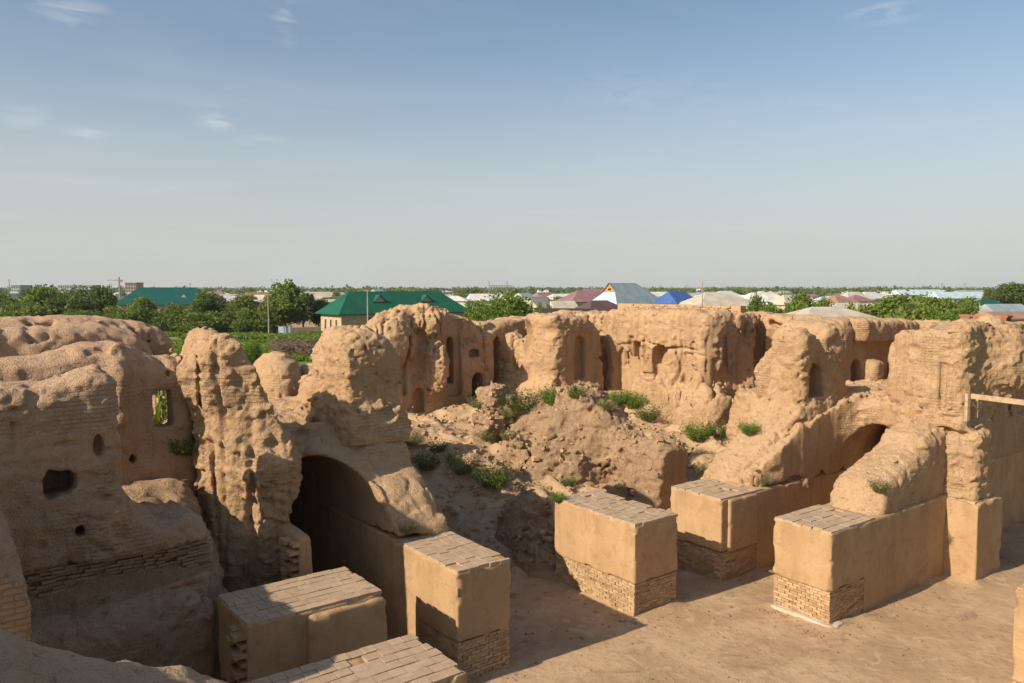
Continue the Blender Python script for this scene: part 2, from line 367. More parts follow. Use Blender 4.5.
def erode(d, a, b, z, big=.22, gul=.10, med=.07, fine=.03, seed=0, gz=.22, tp=None):
    """weathering of the solid: slumps, vertical wash gullies, lumps and grit"""
    m = np.abs(d) < .9; A = a[m] + seed * 3.7; B = b[m] + seed * 1.9; Z = z[m]
    if tp is not None: fd = np.clip((tp[m] - Z - .15) / .9, .12, 1); big = big * fd; gul = gul * fd
    n = big * .75 * noise3(A / 2.1, B / 2.1, Z / 2.1) + big * .42 * noise3(A / .95 + 5, B / .95, Z / .95)
    g = noise3(A / .8, B / .8, Z * gz / .8); g2 = noise3(A / .33 + 9, B / .33, Z * gz / .5)
    amt = np.clip(noise3(A / 2.6 + 3, B / 2.6, Z / 2.6) * 3 + .45, .1, 1)
    n = n + gul * 1.5 * np.exp(-(g / .07) ** 2) * amt + gul * .8 * np.exp(-(g2 / .08) ** 2) * amt + gul * .35 * g
    c = noise3(A / .42, B / .42, Z / .34); n = n + med * (1.5 * (np.abs(c) - .18) + .7 * c)
    c = noise3(A / .19 + 4, B / .19, Z / .15); n = n + fine * (2.2 * (.2 - np.abs(c)) + 1.0 * c)
    p = noise3(A / .27 + 11, B / .27, Z / .22); n = n + np.clip(p - .22, 0, .1) * .8 * np.clip(noise3(A / 1.3, B / 1.3 + 7, Z / 1.3) * 4, 0, 1)
    n = n + fine * 1.3 * noise3(A / .10, B / .10, Z / .09) + fine * .7 * np.abs(noise3(A / .06 + 3, B / .06, Z / .055))
    p = noise3(A / .13 + 8, B / .13, Z / .10); n = n + np.clip(p - .2, 0, .15) * .35 * np.clip(noise3(A / .9, B / .9 + 3, Z / .9) * 5 + .3, 0, 1)
    dm = d[m] + n
    d = d.copy(); d[m] = dm; return d
def solid(name, fn, box, h, m, label, cat, parent=None, group=None):
    a0, a1, b0, b1, z0, z1 = box
    ax = np.arange(a0, a1 + h, h); bx = np.arange(b0, b1 + h, h); zx = np.arange(z0, z1 + h, h)
    a, b, z = np.meshgrid(ax, bx, zx, indexing='ij')
    D = fn(a, b, z).astype(np.float32)
    D[0] = D[-1] = np.maximum(D[0], .01); D[0] = np.maximum(D[0], .01); D[-1] = np.maximum(D[-1], .01)
    D[:, 0] = np.maximum(D[:, 0], .01); D[:, -1] = np.maximum(D[:, -1], .01); D[:, :, 0] = np.maximum(D[:, :, 0], .01); D[:, :, -1] = np.maximum(D[:, :, -1], .01)
    V, Fc = surface(D, (a0, b0, z0), h)
    X = V[:, 0] * UA[0] + V[:, 1] * UB[0]; Y = V[:, 0] * UA[1] + V[:, 1] * UB[1]
    o = mesh_obj(name, np.stack([X, Y, V[:, 2]], 1), Fc, m, parent, smooth=True)
    if label: tag(o, label, cat, group)
    return o

# ------------------------------------------------------------------ ground
CTRL = [(8, 22, 0), (8, 26, 0), (9, 29, 0), (12, 20, 0), (13.5, 17, 0), (14, 21, 0), (14, 26, 0), (12, 17, 0), (12, 10, 0), (9, 12, 0), (9, 18, 0), (14, 10, 0), (16.5, 18.2, 0), (10, 5, 0), (10, 15, 0), (10, 25, 0), (10, 34, 0), (14, 8, 0), (14, 13, 0), (16, 13, 0), (17, 14, .05), (14, 18, 0), (17.3, 18.2, .05), (19.5, 18.3, .25), (13, 24, 0), (14, 30, 0), (18, 30, .5),
        (20, 12.5, .15), (22, 12, .3), (19.5, 14.4, .3), (23, 14, .8), (23, 11.5, .4), (25, 12.8, .8), (27, 12.5, 1.3), (27, 15, 1.7), (24, 15.6, 1.7), (21.5, 14, .5), (31, 15, 2.2), (35, 18, 2.4), (35, 22, 2.5), (35, 26, 2.9), (33, 20, 2.4), (31, 19, 2.4),
        (19, 16.2, .5), (18.2, 14.7, .1), (21, 16.8, 1.5), (21.5, 15.2, 1.2), (23, 18, 1.8), (24.1, 19.6, 1.9), (22.7, 21.0, 1.8), (25.5, 20.3, 2.0), (27.2, 24.4, 2.6), (28.5, 20, 2.4), (24.5, 24, 1.6), (30.5, 21, 3.0), (29, 25, 2.9), (28.5, 28, 2.9), (31, 28.5, 3.0), (31, 24, 3.0),
        (26, 27.5, 2.4), (25, 29.5, 2.5), (23.5, 26, 1.8), (22, 24, 1.4), (20.5, 24, 1.5), (20, 27, 2.0), (22, 30, 2.1), (22, 34, 1.6), (19, 20, .5), (18, 22, .9), (20.5, 19.5, .9), (18, 25, 2.2), (18.5, 27.5, 2.6), (17, 33, 2.0),
        (22.5, 17.5, 1.6), (25.5, 17.5, 2.2), (38, 20, 2.2), (38, 30, 2.4), (33, 34, 2.0)]
CT = np.array(CTRL)
def rubble_h(a, b):
    sh = a.shape; a = a.ravel(); b = b.ravel(); num = np.zeros_like(a); den = np.zeros_like(a) + 1e-6
    for (ca, cb, cz) in CT:
        d2 = (a - ca) ** 2 + (b - cb) ** 2; wt = np.exp(-d2 / 2.6) + .02 / (1 + d2) ** 1.5
        num += wt * cz; den += wt
    hgt = np.maximum(num / den - .14, 0) * 1.06; k = np.clip((hgt - .12) / .9, 0, 1)
    z0 = np.zeros_like(a)
    n = .75 * fbm(a, b, z0, 1.9, 3) + .50 * (np.abs(noise3(a / 1.1, b / 1.1, z0 + 3)) * -2 + .4) + .16 * noise3(a / .33, b / .33, z0 + 7) + .08 * noise3(a / .16, b / .16, z0 + 2)
    hgt = hgt + n * k + (.03 * noise3(a / 1.5, b / 1.5, z0) + .012 * noise3(a / .4, b / .4, z0)) * (1 - k)
    for (p0, p1, q0, q1) in ((14.5, 24, 9.4, 10.9), (14.72, 18.1, 15.25, 17), (14.95, 17, 19.2, 30), (11.22, 13, 19, 26.3), (10.28, 11.3, 25.4, 27.2), (4.9, 6.75, 18.62, 23), (14.65, 16.5, 4.75, 7.62)):
        dd = np.sqrt(np.maximum(np.maximum(p0 - a, a - p1), 0) ** 2 + np.maximum(np.maximum(q0 - b, b - q1), 0) ** 2)
        hgt = hgt + (.07 + .10 * np.clip(noise3(a / .7, b / .7, z0 + 1) * 2, -.5, 1)) * np.exp(-dd / .22)
    return hgt.reshape(sh)
def ground_material():
    m, n, b = mat('packed_courtyard_earth'); N = NB(n); tc = N.node('ShaderNodeTexCoord').outputs['Object']
    n1 = N.noise(tc, .45, 6, .6, .4); n2 = N.noise(tc, 3.2, 7, .65); n3 = N.noise(tc, 22, 5, .65)
    col = N.mix(N.rng(n1, .38, .62), c4(.375, .25, .142), c4(.465, .322, .192))
    col = N.mix(N.rng(n2, .5, .7, 0, .6), col, c4(.28, .183, .112)); col = N.mix(N.rng(n3, .55, .72, 0, .45), col, c4(.45, .315, .205))
    col = N.mix(N.rng(N.noise(tc, 1.3, 5, .6, 1.0), .58, .64, 0, .6), col, c4(.50, .37, .25)); col = N.mix(N.rng(N.noise(tc, .8, 6, .7, 1.5), .56, .66, 0, .6), col, c4(.25, .16, .10)); col = N.mix(N.rng(N.noise(tc, 55, 3, .6), .62, .70, 0, .5), col, c4(.22, .145, .09))
    N.put(b.inputs['Base Color'], col)
    h = N.math('ADD', N.math('MULTIPLY', n2, 1.0), N.math('MULTIPLY', n3, .35)); h = N.math('ADD', h, N.math('MULTIPLY', N.noise(tc, 1.6, 4, .5), 1.2))
    N.put(b.inputs['Normal'], N.bump(h, .035, .8)); return m
M_GROUND = ground_material()
def heightsheet(name, a0, a1, b0, b1, h, m, fn):
    ax = np.arange(a0, a1 + h, h); bx = np.arange(b0, b1 + h, h); a, b = np.meshgrid(ax, bx, indexing='ij'); z = fn(a, b)
    X = a * UA[0] + b * UB[0]; Y = a * UA[1] + b * UB[1]; na, nb = a.shape
    i = np.arange(na * nb).reshape(na, nb); F_ = np.stack([i[:-1, :-1].ravel(), i[:-1, 1:].ravel(), i[1:, 1:].ravel(), i[1:, :-1].ravel()], 1)
    return mesh_obj(name, np.stack([X.ravel(), Y.ravel(), z.ravel()], 1), F_, m, loc=(0, 0, 0), smooth=True)
kind(heightsheet('courtyard_ground', 4, 38, -8, 38, .11, M_GROUND, rubble_h), 'structure')

def field_material():
    m, n, b = mat('plain_ground'); N = NB(n); tc = N.node('ShaderNodeTexCoord').outputs['Object']
    n1 = N.noise(tc, .012, 6, .6); n2 = N.noise(tc, .10, 6, .6); n3 = N.noise(tc, 1.1, 6, .65)
    green = N.mix(N.rng(n3, .35, .65), c4(.10, .15, .03), c4(.20, .24, .06)); dry = N.mix(N.rng(n3, .35, .65), c4(.24, .19, .11), c4(.34, .27, .17))
    col = N.mix(N.rng(n2, .52, .66), green, dry); col = N.mix(N.rng(n1, .50, .60, 0, .7), col, c4(.07, .10, .03))
    N.put(b.inputs['Base Color'], col); N.put(b.inputs['Normal'], N.bump(n3, .3, .8)); return m
mb = MB(); S = 9000
mb.quad((-S, -S, -.12), (S, -S, -.12), (S, S, -.12), (-S, S, -.12)); kind(mb.build('plain_ground', field_material(), loc=(0, 0, -.12)), 'structure')
mb = MB()
x0, y0 = atY(270, 361, 95)[:2]
M_ROAD = simple_mat('asphalt_lane', (.13, .125, .12), .9, .15, .8)
mb.hexa([(-34, 84, -.11), (-18, 84, -.11), (-12, 92, -.11), (-36, 97, -.11), (-34, 84, -.10), (-18, 84, -.10), (-12, 92, -.10), (-36, 97, -.10)])
kind(mb.build('road', M_ROAD), 'structure')

# ------------------------------------------------------------------ ruin, foreground and left
def f_fore(a, b, z):
    top = prof(onA, 6, [(-200, 570), (-60, 612), (0, 626), (30, 638), (60, 648), (100, 655), (130, 661), (160, 669), (200, 671), (235, 679), (300, 705)])(b)
    d = slab(a, b, z, 3.2, 6.4, -7, 2.2, top, .5, .10)
    return erode(d, a, b, z, .10, .05, .05, .025, 1)
solid('foreground_wall', f_fore, (2.6, 8.2, -8, 3.4, 2.5, 8.2), .06, M_MUD_PINK, 'rounded shaded wall top in the bottom left corner, nearest to the viewer', 'mud wall')

def f_L1(a, b, z):
    k = 1.067; a = a / k; b = b / k; z = CZ + (z - CZ) / k
    top = prof(onA, 17, [(-150, 390), (0, 384), (39, 383), (64, 376), (88, 367), (105, 365), (119, 366), (124, 372)])(b)
    d = slab(a, b, z, 16.3, 17.8, -6, 3.0, top, .45, .035)
    ltop = prof(onA, 17, [(110, 480), (131, 500), (148, 510), (167, 509), (178, 503), (196, 507), (211, 519), (219, 545), (223, 580)])(b)
    d = smin(d, slab(a, b, z, 16.1, 18.0, 2.3, 4.65, ltop, .7, .03), .3)
    # lower bulging face under a ledge
    led = np.interp(b, [-3, 1.2, 3.0, 4.8], [3.3, 3.05, 2.95, 3.15])
    d = smin(d, slab(a, b, z, 15.6, 17.6, -6, 4.55, led + .1, .75, .07), .15)
    # recessed brick band
    band = np.maximum(np.abs(z - (led + .50 + .03 * (b - 2))) - .38, np.maximum(a - 16.46, 14 - a))
    d = cut(d, np.maximum(band, np.abs(b - 2.8) - 2.0), .1)
    # remains of a springing vault closing the room on the left
    t2 = prof(onA, 14.5, [(-200, 470), (0, 497), (14, 515), (22, 540), (27, 575), (27, 600)])(b)
    d = smin(d, slab(a, b, z, 11.5, 16.5, -6, .95, t2, .5, .05), .35)
    hx = np.maximum(np.maximum(np.abs(b - 1.95) - .27, np.abs(z - 5.44) - .25), .80 * np.abs(b - 1.95) + .6 * np.abs(z - 5.44) - .28)
    d = erode(d, a, b, z, .14, .04, .07, .035, 2, tp=top + 0 * z)
    hx = hx + .10 * noise3(a * 5, b * 5, z * 5)
    d = cut(d, np.maximum(hx, np.abs(a - 16.3) - 1.0), .05)
    d = cut(d, np.maximum(np.maximum(np.abs(b - 2.25) - .07, np.abs(z - 4.52) - .10), np.abs(a - 16.3) - .5), .04)
    for bb, zz, r, ww in ((2.62, 6.05, .12, .09), (.7, 5.0, .12, .3)):
        d = cut(d, np.maximum(ell(a, b, z, (16.3, bb, zz), (.3, ww, r + .1)), 0 * a - 9), .06)
    return d
solid('near_left_wall', f_L1, (12.4, 20, -1.6, 5.9, .8, 8.2), .046, M_MUD_PINK, 'shaded brick wall pierced by a six sided hole, low rounded shoulder at its right end', 'mud wall')

mb = MB(); kk = 1.067; zb0 = CZ + (3.05 - CZ) * kk; ob = bpy.data.objects['near_left_wall']; r0 = 0
for i in range(13):
    zz_ = zb0 + .02 + i * .072; s = 1.05 - (i % 2) * .12
    while s < 4.75:
        L = .24 * random.uniform(.8, 1.1)
        if random.random() > .10: o = random.uniform(-.05, .05) + .06 * math.sin(s * 2 + i * .3); mb.abox(17.46 + o, 17.75, s, s + L - .012, zz_ + .004 + .02 * math.sin(s * 1.3), zz_ + .060 + .02 * math.sin(s * 1.3))
        s += L
mb.build('exposed_brick_courses', M_BRICK_OLD, ob)
def f_L2(a, b, z):
    top = prof(onA, 21.2, [(-200, 368), (0, 359), (39, 355), (60, 349), (78, 344), (109, 341), (127, 345), (156, 357), (168, 354), (178, 356), (190, 362)])(b)
    d = slab(a, b, z, 20.5, 22.4, -8, 5.6, top, .8, .03)
    d = smin(d, ell(a, b, z, (20.6, 3.75, 6.2), (.55, .35, 1.2)), .3)
    d = erode(d, a, b, z, .22, .09, .08, .03, 3, tp=top + 0 * z)
    b0, _ = onA(153, 400, 20.5); b1, _ = onA(172, 400, 20.5); _, z1 = onA(160, 391, 20.5); _, z0 = onA(160, 427, 20.5)
    d = cut(d, np.maximum(np.maximum(np.abs(b - (b0 + b1) / 2) - (b1 - b0) / 2, np.abs(z - (z0 + z1) / 2) - (z1 - z0) / 2), np.abs(a - 21) - 3), .06)
    d = cut(d, np.maximum(np.maximum(np.abs(b - (b0 + b1) / 2) - .8, np.abs(z - (z0 + z1) / 2) - .8), 21.1 - a), .1)
    for bb, zz in ((3.55, 6.6), (3.6, 5.6), (4.9, 6.9), (4.0, 4.9), (1.2, 6.3)):
        d = cut(d, ell(a, b, z, (20.4, bb, zz), (.4, .08, .12)), .04)
    return d
solid('windowed_wall', f_L2, (19.4, 23.4, -8.6, 6.2, 2.5, 8.4), .075, M_MUD_PINK, 'eroded wall with one square window opening, beside the pointed tower', 'mud wall')

def f_L3(a, b, z):
    t1 = prof(onA, 36.4, [(-200, 318), (0, 317.5), (60, 315.5), (102, 316.5), (113, 319), (137, 320.5), (156, 326), (170, 334), (177, 346), (179, 356), (181, 372)])(b)
    t2 = prof(onA, 34.5, [(-200, 326), (0, 327), (60, 325), (100, 324), (112, 328), (135, 332), (155, 345), (163, 357), (168, 372)])(b)
    d = smin(slab(a, b, z, 35.5, 38, -6, 8.8, t1, .8, .06), slab(a, b, z, 33.6, 36, -6, 7.6, t2, .9, .05), .4)
    return erode(d, a, b, z, .30, .45, .10, .04, 4, .15, tp=np.where(a > 35.6, t1, t2) + 0 * z)
solid('outer_left_wall', f_L3, (32.4, 39.5, -6.6, 10.5, 1.5, 9), .11, M_MUD_PINK, 'farthest wall on the left, fluted by rain and ending before the green field', 'mud wall')

def f_bank(a, b, z):
    t = 4.55 - .30 * np.maximum(19.6 - a, 0) * 2.2 - .25 * np.maximum(b - 4.2, 0)
    d = slab(a, b, z, 17.2, 21, -6, 5.2, np.clip(t, 2.6, 5.2), .6, .2)
    d = erode(d, a, b, z, .4, .1, .14, .05, 5, 1)
    return cut(d, ell(a, b, z, (18.6, 3.2, 3.7), (1.2, .7, .8)), .2)
solid('earth_bank', f_bank, (17, 21.2, -2, 6.4, 1.0, 5.8), .08, M_MUD_ROUGH, 'crumbling earth bank between the holed wall and the pointed tower', 'earth bank')

def f_T1(a, b, z):
    k = 1.085; a = a / k; b = b / k; z = CZ + (z - CZ) / k
    top = prof(onA, 18.7, [(168, 400), (173, 364), (180, 352), (190, 345), (200, 335), (212, 331), (225, 333), (235, 349), (245, 372), (255, 396), (264, 420), (276, 438), (300, 452)])(b)
    lowl = np.interp(z, [0, 2, 3.6, 4.6, 6.2, 7.0, 8], [5.7, 5.35, 5.05, 5.02, 4.9, 4.5, 4.7])
    d = smax(smax(lowl - b, b - 7.0, .5), smax(smax((18.9 - a) - (.95 + .42 * (b - 4.7)) - .03 * np.maximum(6 - z, 0), a - 20.65, .3), z - top + .02, .35), .9)
    d = smin(d, ell(a, b, z, (18.9, 6.2, 5.0), (2.0, 1.0, 1.0)), .5)
    d = smin(d, slab(a, b, z, 17.7, 20.5, 5.3, 6.75, 4.7, .5, .05), .3)
    d = np.maximum(d, -z - 1.1)
    d = smin(d, slab(a, b, z, 17.3, 18.8, 5.8, 6.78, 4.5, .55, .02), .4)
    d = erode(d, a, b, z, .16, .16, .09, .06, 6, .13)
    for c, r in (((17.3, 6.35, 6.75), (.5, .07, .10)), ((17.6, 5.25, 7.2), (.4, .05, .3)), ((17.0, 6.3, 5.55), (.35, .10, .25)), ((17.3, 5.7, 6.9), (.4, .06, .2)), ((17.1, 5.2, 2.2), (.6, .3, .6))):
        d = cut(d, ell(a, b, z, c, r), .12)
    a = a * k; b = b * k; z = CZ + (z - CZ) * k; u = np.abs(b - 8.29); head = np.where(z > 3.05, np.sqrt(u ** 2 + ((z - 3.05) / 1.34) ** 2) - 1.12, u - 1.12)
    return cut(d, head, .06)
solid('pointed_tower', f_T1, (17.4, 23.6, 3.8, 8.6, .3, 8.7), .042, M_MUD, 'tall pointed lump of eroded wall left of the dark vault', 'ruined tower')

def f_vault(a, b, z):
    top = np.interp(a, [19.4, 20.4, 22, 24], [4.78, 4.88, 5.08, 5.25]) - .04 * np.maximum(a - 24, 0) + .0 * np.exp(-((b - 8.1) / 1.6) ** 2) * np.exp(-((a - 19.3) / 2) ** 2) + .5 * np.clip((10.2 - b) / 4, 0, 1) * 0
    d = slab(a, b, z, 19.75, 32.5, 5.7, 10.95 + np.clip(a - 24, 0, 3) * .6, top, .45, .0)
    # broken haunch coming down to the pier top
    ztop = np.interp(a, [16.9, 17.3, 18.0, 19.0, 19.8, 20.6], [2.66, 3.1, 3.72, 4.35, 4.9, 5.3])
    d = smin(d, slab(a, b, z, 16.9, 21, 8.2, 10.95, ztop, .45, .0, z0=2.62), .3)
    d = smin(d, slab(a, b, z, 19.4, 24, 9.7, 10.9, np.interp(a, [19.4, 20.2, 24], [4.9, 5.3, 5.3]), .6, .05), .5)
    d = erode(d, a, b, z, .16, .08, .09, .04, 7, .5)
    # the barrel vault: front lip leans back to the right
    hw = 1.13; bc = 8.29; u = np.abs(b - bc); zs = 3.05
    head = np.where(z > zs, np.sqrt(u ** 2 + ((z - zs) / 1.34) ** 2) - hw, u - hw)
    c = smax(smax(head, a - 27.5, .1), -(a - 12), .1) + .01 * noise3(a * 5, b * 5, z * 5)
    return cut(d, c, .06)
solid('vaulted_corridor', f_vault, (16.4, 33, 5.2, 13.4, .2, 6.3), .065, M_MUD, 'flat topped mass with a tall dark vault, its edge sloping to a pier', 'ruined vault')

def f_T2(a, b, z):
    top = prof(onA, 20.6, [(312, 400), (317, 350), (322, 339), (330, 331), (345, 327), (365, 327), (378, 333), (392, 341), (400, 350), (404, 372), (406, 395)])(b)
    top = top - .75 * np.abs((b - 10.1) / 1.0) ** 4 * .6 - .55 * np.clip(np.abs((a - 20.95) / 1.3), 0, 1.2) ** 4 + .05
    waist = .16 * np.exp(-((z - 6.1) / .5) ** 2)
    d = slab(a, b, z, 19.7 , 22.2, 9.22, 11.05, top - .05, .35, .0) + waist * .3
    d = smin(d, slab(a, b, z, 19.6, 22.6, 9.3, 11.0, 5.6, .3, .10), .5)
    d = erode(d, a, b, z, .20, .03, .13, .06, 8, .5)
    for c, r in (((19.6, 10.2, 6.6), (.35, .05, .06)), ((19.6, 10.55, 6.35), (.35, .12, .06)), ((19.6, 10.3, 7.35), (.3, .10, .05)), ((19.6, 9.85, 7.35), (.35, .05, .1))):
        d = cut(d, ell(a, b, z, c, r), .06)
    return d
solid('wall_stump', f_T2, (18.8, 23.4, 8.4, 11.9, 4.7, 8.6), .042, M_MUD, 'blocky wall stump with a domed top standing on the vault roof', 'ruined wall stump')
for i, (nm, c, r, lab) in enumerate((('earth_mound', (28.6, 10.55, 5.3), (1.7, .95, 1.45), 'round topped earth mound on the vault roof beside the field'),
                               ('earth_mound', (28.0, 12.0, 5.2), (1.6, 1.25, .98), 'lower broad earth mound in front of the grey lane'),
                               ('low_wall_stub', (24.9, 10.6, 5.0), (.9, .42, 1.05), 'small low wall stub behind the domed stump'),
                               ('low_wall_stub', (24.6, 11.5, 5.0), (.55, .4, 1.2), 'short upright wall stub touching the domed stump'))):
    def fm(a, b, z, c=c, r=r, i=i):
        d = ell(a, b, z, c, r) if i < 2 else slab(a, b, z, c[0] - r[0], c[0] + r[0], c[1] - r[1], c[1] + r[1], c[2] + r[2], .35, .05)
        return erode(d, a, b, z, .2, .08, .09, .03, 9 + i, .6)
    solid(nm, fm, (c[0] - r[0] - .7, c[0] + r[0] + .7, c[1] - r[1] - .7, c[1] + r[1] + .7, c[2] - .3, c[2] + r[2] + .7), .08, M_MUD, lab, 'earth mound' if i < 2 else 'wall stub')

# ------------------------------------------------------------------ ruin, far walls
def f_W3(a, b, z):
    pr = prof(onA, 36, [(360, 345), (374, 327), (389, 318), (396, 311), (410, 306), (425, 305), (440, 307), (452, 315), (462, 317), (472, 319), (479, 330), (482, 345)])
    d = slab(a, b, z, 35.6, 38, 17.5, 25.2, pr(b), .7, .02)
    b1, _ = onA(427, 380, 35); b2, _ = onA(447, 380, 35)
    d = smin(d, ell(a, b, z, (35.4, (b1 + b2) / 2, 4.9), (1.1, .62, 1.5)), .4)       # hanging rough bulge
    d = smin(d, ell(a, b, z, (35.5, (b1 + b2) / 2 - .2, 7.3), (1.0, .8, .8)), .5)
    bl, _ = onA(395, 350, 35.4)
    d = smin(d, ell(a, b, z, (35.9, bl, 6.4), (1.2, 1.2, 1.5)), .5)
    d = erode(d, a, b, z, .28, .18, .15, .06, 12, .25)
    def nic(x0, x1, y0, y1, dep, fa=35.6, pt=1.2):
        b0, z1 = onA(x0, y0, fa); b1, z0 = onA(x1, y1, fa); return archbox(b, a, z, b0, b1, fa - 1.5, fa + dep, z0, z1, pt)
    d = cut(d, nic(446, 461, 323, 396, .22), .06); d = cut(d, nic(449, 456, 337, 384, 1.1), .05)
    d = cut(d, nic(402, 406, 335, 395, .18), .2); d = cut(d, nic(412, 424, 388, 412, .35), .06)
    d = cut(d, nic(471, 485, 373, 407, 1.4), .05); d = cut(d, nic(469, 480, 350, 357, .5, pt=.1), .05)
    return d
solid('bulging_wall_tower', f_W3, (33.8, 38.6, 17.2, 26.2, 1.4, 8.9), .062, M_MUD, 'tall bulging wall section with a slim arched slot, in front of the green roofed house', 'ruined tower')
def f_W3b(a, b, z):
    top = prof(onA, 36.2, [(476, 322), (485, 322), (500, 322), (512, 319.5), (530, 317), (548, 317), (570, 320), (600, 325)])(b)
    d = slab(a, b, z, 36.2, 38.5, 25.0, 31.5, top, .3, .02)
    b0, _ = onA(509, 350, 35.6); b1, _ = onA(527, 350, 35.6)
    d = smin(d, slab(a, b, z, 35.5, 37, b0, b1, 6.5, .45, .06), .2)
    d = smin(d, slab(a, b, z, 34.9, 37, b0 - .2, b1 - .4, 4.2, .5, .12), .2)
    d = smin(d, slab(a, b, z, 35.8, 37, 25.0, 26.0, 6.6, .3, .03), .2)
    d = erode(d, a, b, z, .2, .2, .11, .05, 13, .25)
    b2, z1 = onA(492, 336, 36); b3, z0 = onA(503, 400, 36)
    d = cut(d, archbox(b, a, z, b2, b3, 34, 36.9, z0, z1, 1.3), .06)
    return d
solid('corner_wall', f_W3b, (33.6, 39.2, 24.4, 32.2, 1.0, 8.4), .08, M_MUD, 'level topped wall right of the bulging tower with a deep tall niche', 'mud wall')
def f_tur(a, b, z):
    top = prof(onA, 32, [(540, 325), (547, 318), (553, 314), (575, 313), (590, 317), (600, 324), (604, 340), (607, 380)])(b)
    bb0, _ = onA(553, 350, 32); bb1, _ = onA(604, 350, 32)
    d = slab(a, b, z, 32, 34.8, bb0, bb1, top, .5, .02)
    d = smin(d, slab(a, b, z, 34.2, 37, 26.9, 29, 6.2, .4, .02), .3)
    d = smin(d, slab(a, b, z, 31.8, 37, 26.4, 30, 4.1, .7, .25), .4)
    d = erode(d, a, b, z, .2, .06, .11, .05, 14, .4)
    b0, z1 = onA(576, 336, 32); b1, z0 = onA(587, 379, 32)
    d = cut(d, archbox(b, a, z, b0, b1, 30, 32.55, z0, z1, 1.3), .05)
    lo = onA(566, 332, 32)
    d = cut(d, archbox(b, a, z, lo[0], onA(595, 380, 32)[0], 31, 32.12, 2.6, lo[1], .3), .05)
    # crumbled brick edge high on the corner
    d = cut(d, ell(a, b, z, (32.0, bb0 - .1, 6.7), (1.0, .5, .35)), .2); d = cut(d, ell(a, b, z, (34.3, 26.9, 6.2), (.5, .6, 1.0)), .2)
    return d
solid('niched_turret', f_tur, (30.6, 37.6, 25.2, 31.6, 1.0, 8.6), .07, M_MUD, 'square turret with one slim arched niche, rising behind the green weeds at the far corner', 'ruined turret')
def f_W4(a, b, z):
    tp = prof(onB, 31, [(590, 312), (605, 309), (640, 309), (680, 309), (700, 309), (712, 312), (722, 322)])(a)
    d = slab(a, b, z, 24.5, 31.4, 30.4, 34.5, tp, .7, .03)
    d = smin(d, slab(a, b, z, 31.2, 38, 31.2, 34.5, tp, .6, .02), .3)
    # foot talus and shoulder at the right end
    d = smin(d, slab(a, b, z, 24.4, 29.6, 30.0, 34, 4.6, .6, .06), .3)
    d = smin(d, ell(a, b, z, (24.7, 30.5, 2.2), (1.8, 1.6, 2.2)), .6)
    d = smin(d, slab(a, b, z, 24.5, 25.5, 30.4, 31.4, 5.3, .35, .06), .15)
    rb = .30 * np.abs(noise3(a / .75 + 2, b * 0, z / 5)) * 2 * np.clip((8.3 - z) / 1.2, 0, 1) * np.clip((z - 3.6) / 1.2, 0, 1); d = d + np.where(np.abs(d) < 1, rb, 0)
    d = erode(d, a, b, z, .26, .18, .13, .05, 15, .25)
    cz = 5.9 + .9 * noise3(a / 1.7, b, z * 0) + .25 * noise3(a / .4, b, z * 0); d = cut(d, np.maximum(np.maximum(np.abs(z - cz) - .05, np.abs(b - 30.4) - .22), .05 - noise3(a / 1.1 + 4, b * 0, z * 0)), .07)
    def nb(x0, x1, y0, y1, dep, f=30.4, pt=1.0):
        a1, z1 = onB(x0, y0, f); a0, z0 = onB(x1, y1, f); return archbox(a, b, z, a0, a1, f - 1.5, f + dep, z0, z1, pt)
    d = cut(d, nb(603, 629, 344, 402, 1.3), .12); d = cut(d, nb(629, 640, 341, 377, .8, pt=.4), .06); d = cut(d, nb(651, 667, 344, 366, .8), .06)
    d = cut(d, nb(651, 658, 360, 382, .5, pt=.1), .06); d = cut(d, nb(664, 697, 346, 351, .35, pt=.1), .1); d = cut(d, nb(681, 690, 352, 384, .35, pt=.2), .08)
    d = cut(d, nb(683, 699, 369, 373, .35, pt=.1), .06); d = cut(d, nb(640, 655, 372, 380, .25, pt=.1), .06)
    d = cut(d, nb(628, 632, 336, 392, .25, pt=.6), .25)
    return d
solid('niched_wall', f_W4, (23.4, 38.4, 29, 34.4, 1.4, 8.7), .070, M_MUD, 'broad sunlit wall with broken niches and cracks, in the centre behind the rubble slope', 'mud wall')
def f_bay(a, b, z):
    # set-back shaded flank right of the niched wall, with two ribs and slots
    f = 24.95
    tp = np.interp(b, [30.5, 33, 36], [7.9, 7.85, 7.75])
    d = slab(a, b, z, f, 27.2, 31.2, 36.4, tp, .5, .02)
    r0, _ = onA(742, 380, f)
    d = smin(d, slab(a, b, z, f - .3, f + .5, onA(727, 350, f)[0], onA(733, 350, f)[0], 6.9, .4, .02), .3)
    d = smin(d, ell(a, b, z, (f - .1, onA(735, 330, f)[0], 7.2), (.6, .6, .7)), .4)
    d = smin(d, slab(a, b, z, f - .4, f + .5, onA(708, 350, f)[0], onA(716, 350, f)[0], 5.3, .4, .02), .2)
    rb = .6 * np.abs(noise3(a * 0, b / .8 + 2, z / 5)) * 2 * np.clip((7.6 - z) / .8, 0, 1); d = d + np.where(np.abs(d) < 1.2, rb, 0)
    d = erode(d, a, b, z, .22, .2, .11, .05, 16, .25)
    def nic(x0, x1, y0, y1, dep, pt=1.2):
        b0, z1 = onA(x0, y0, f); b1, z0 = onA(x1, y1, f); return archbox(b, a, z, b0, b1, f - 1.5, f + dep, z0, z1, pt)
    d = cut(d, nic(707, 722, 343, 362, .9), .1); d = cut(d, nic(734, 742, 352, 382, .7), .06); d = cut(d, nic(752, 763, 340, 410, .5), .06)
    d = cut(d, nic(722, 726, 340, 400, .3, .2), .1)
    return d
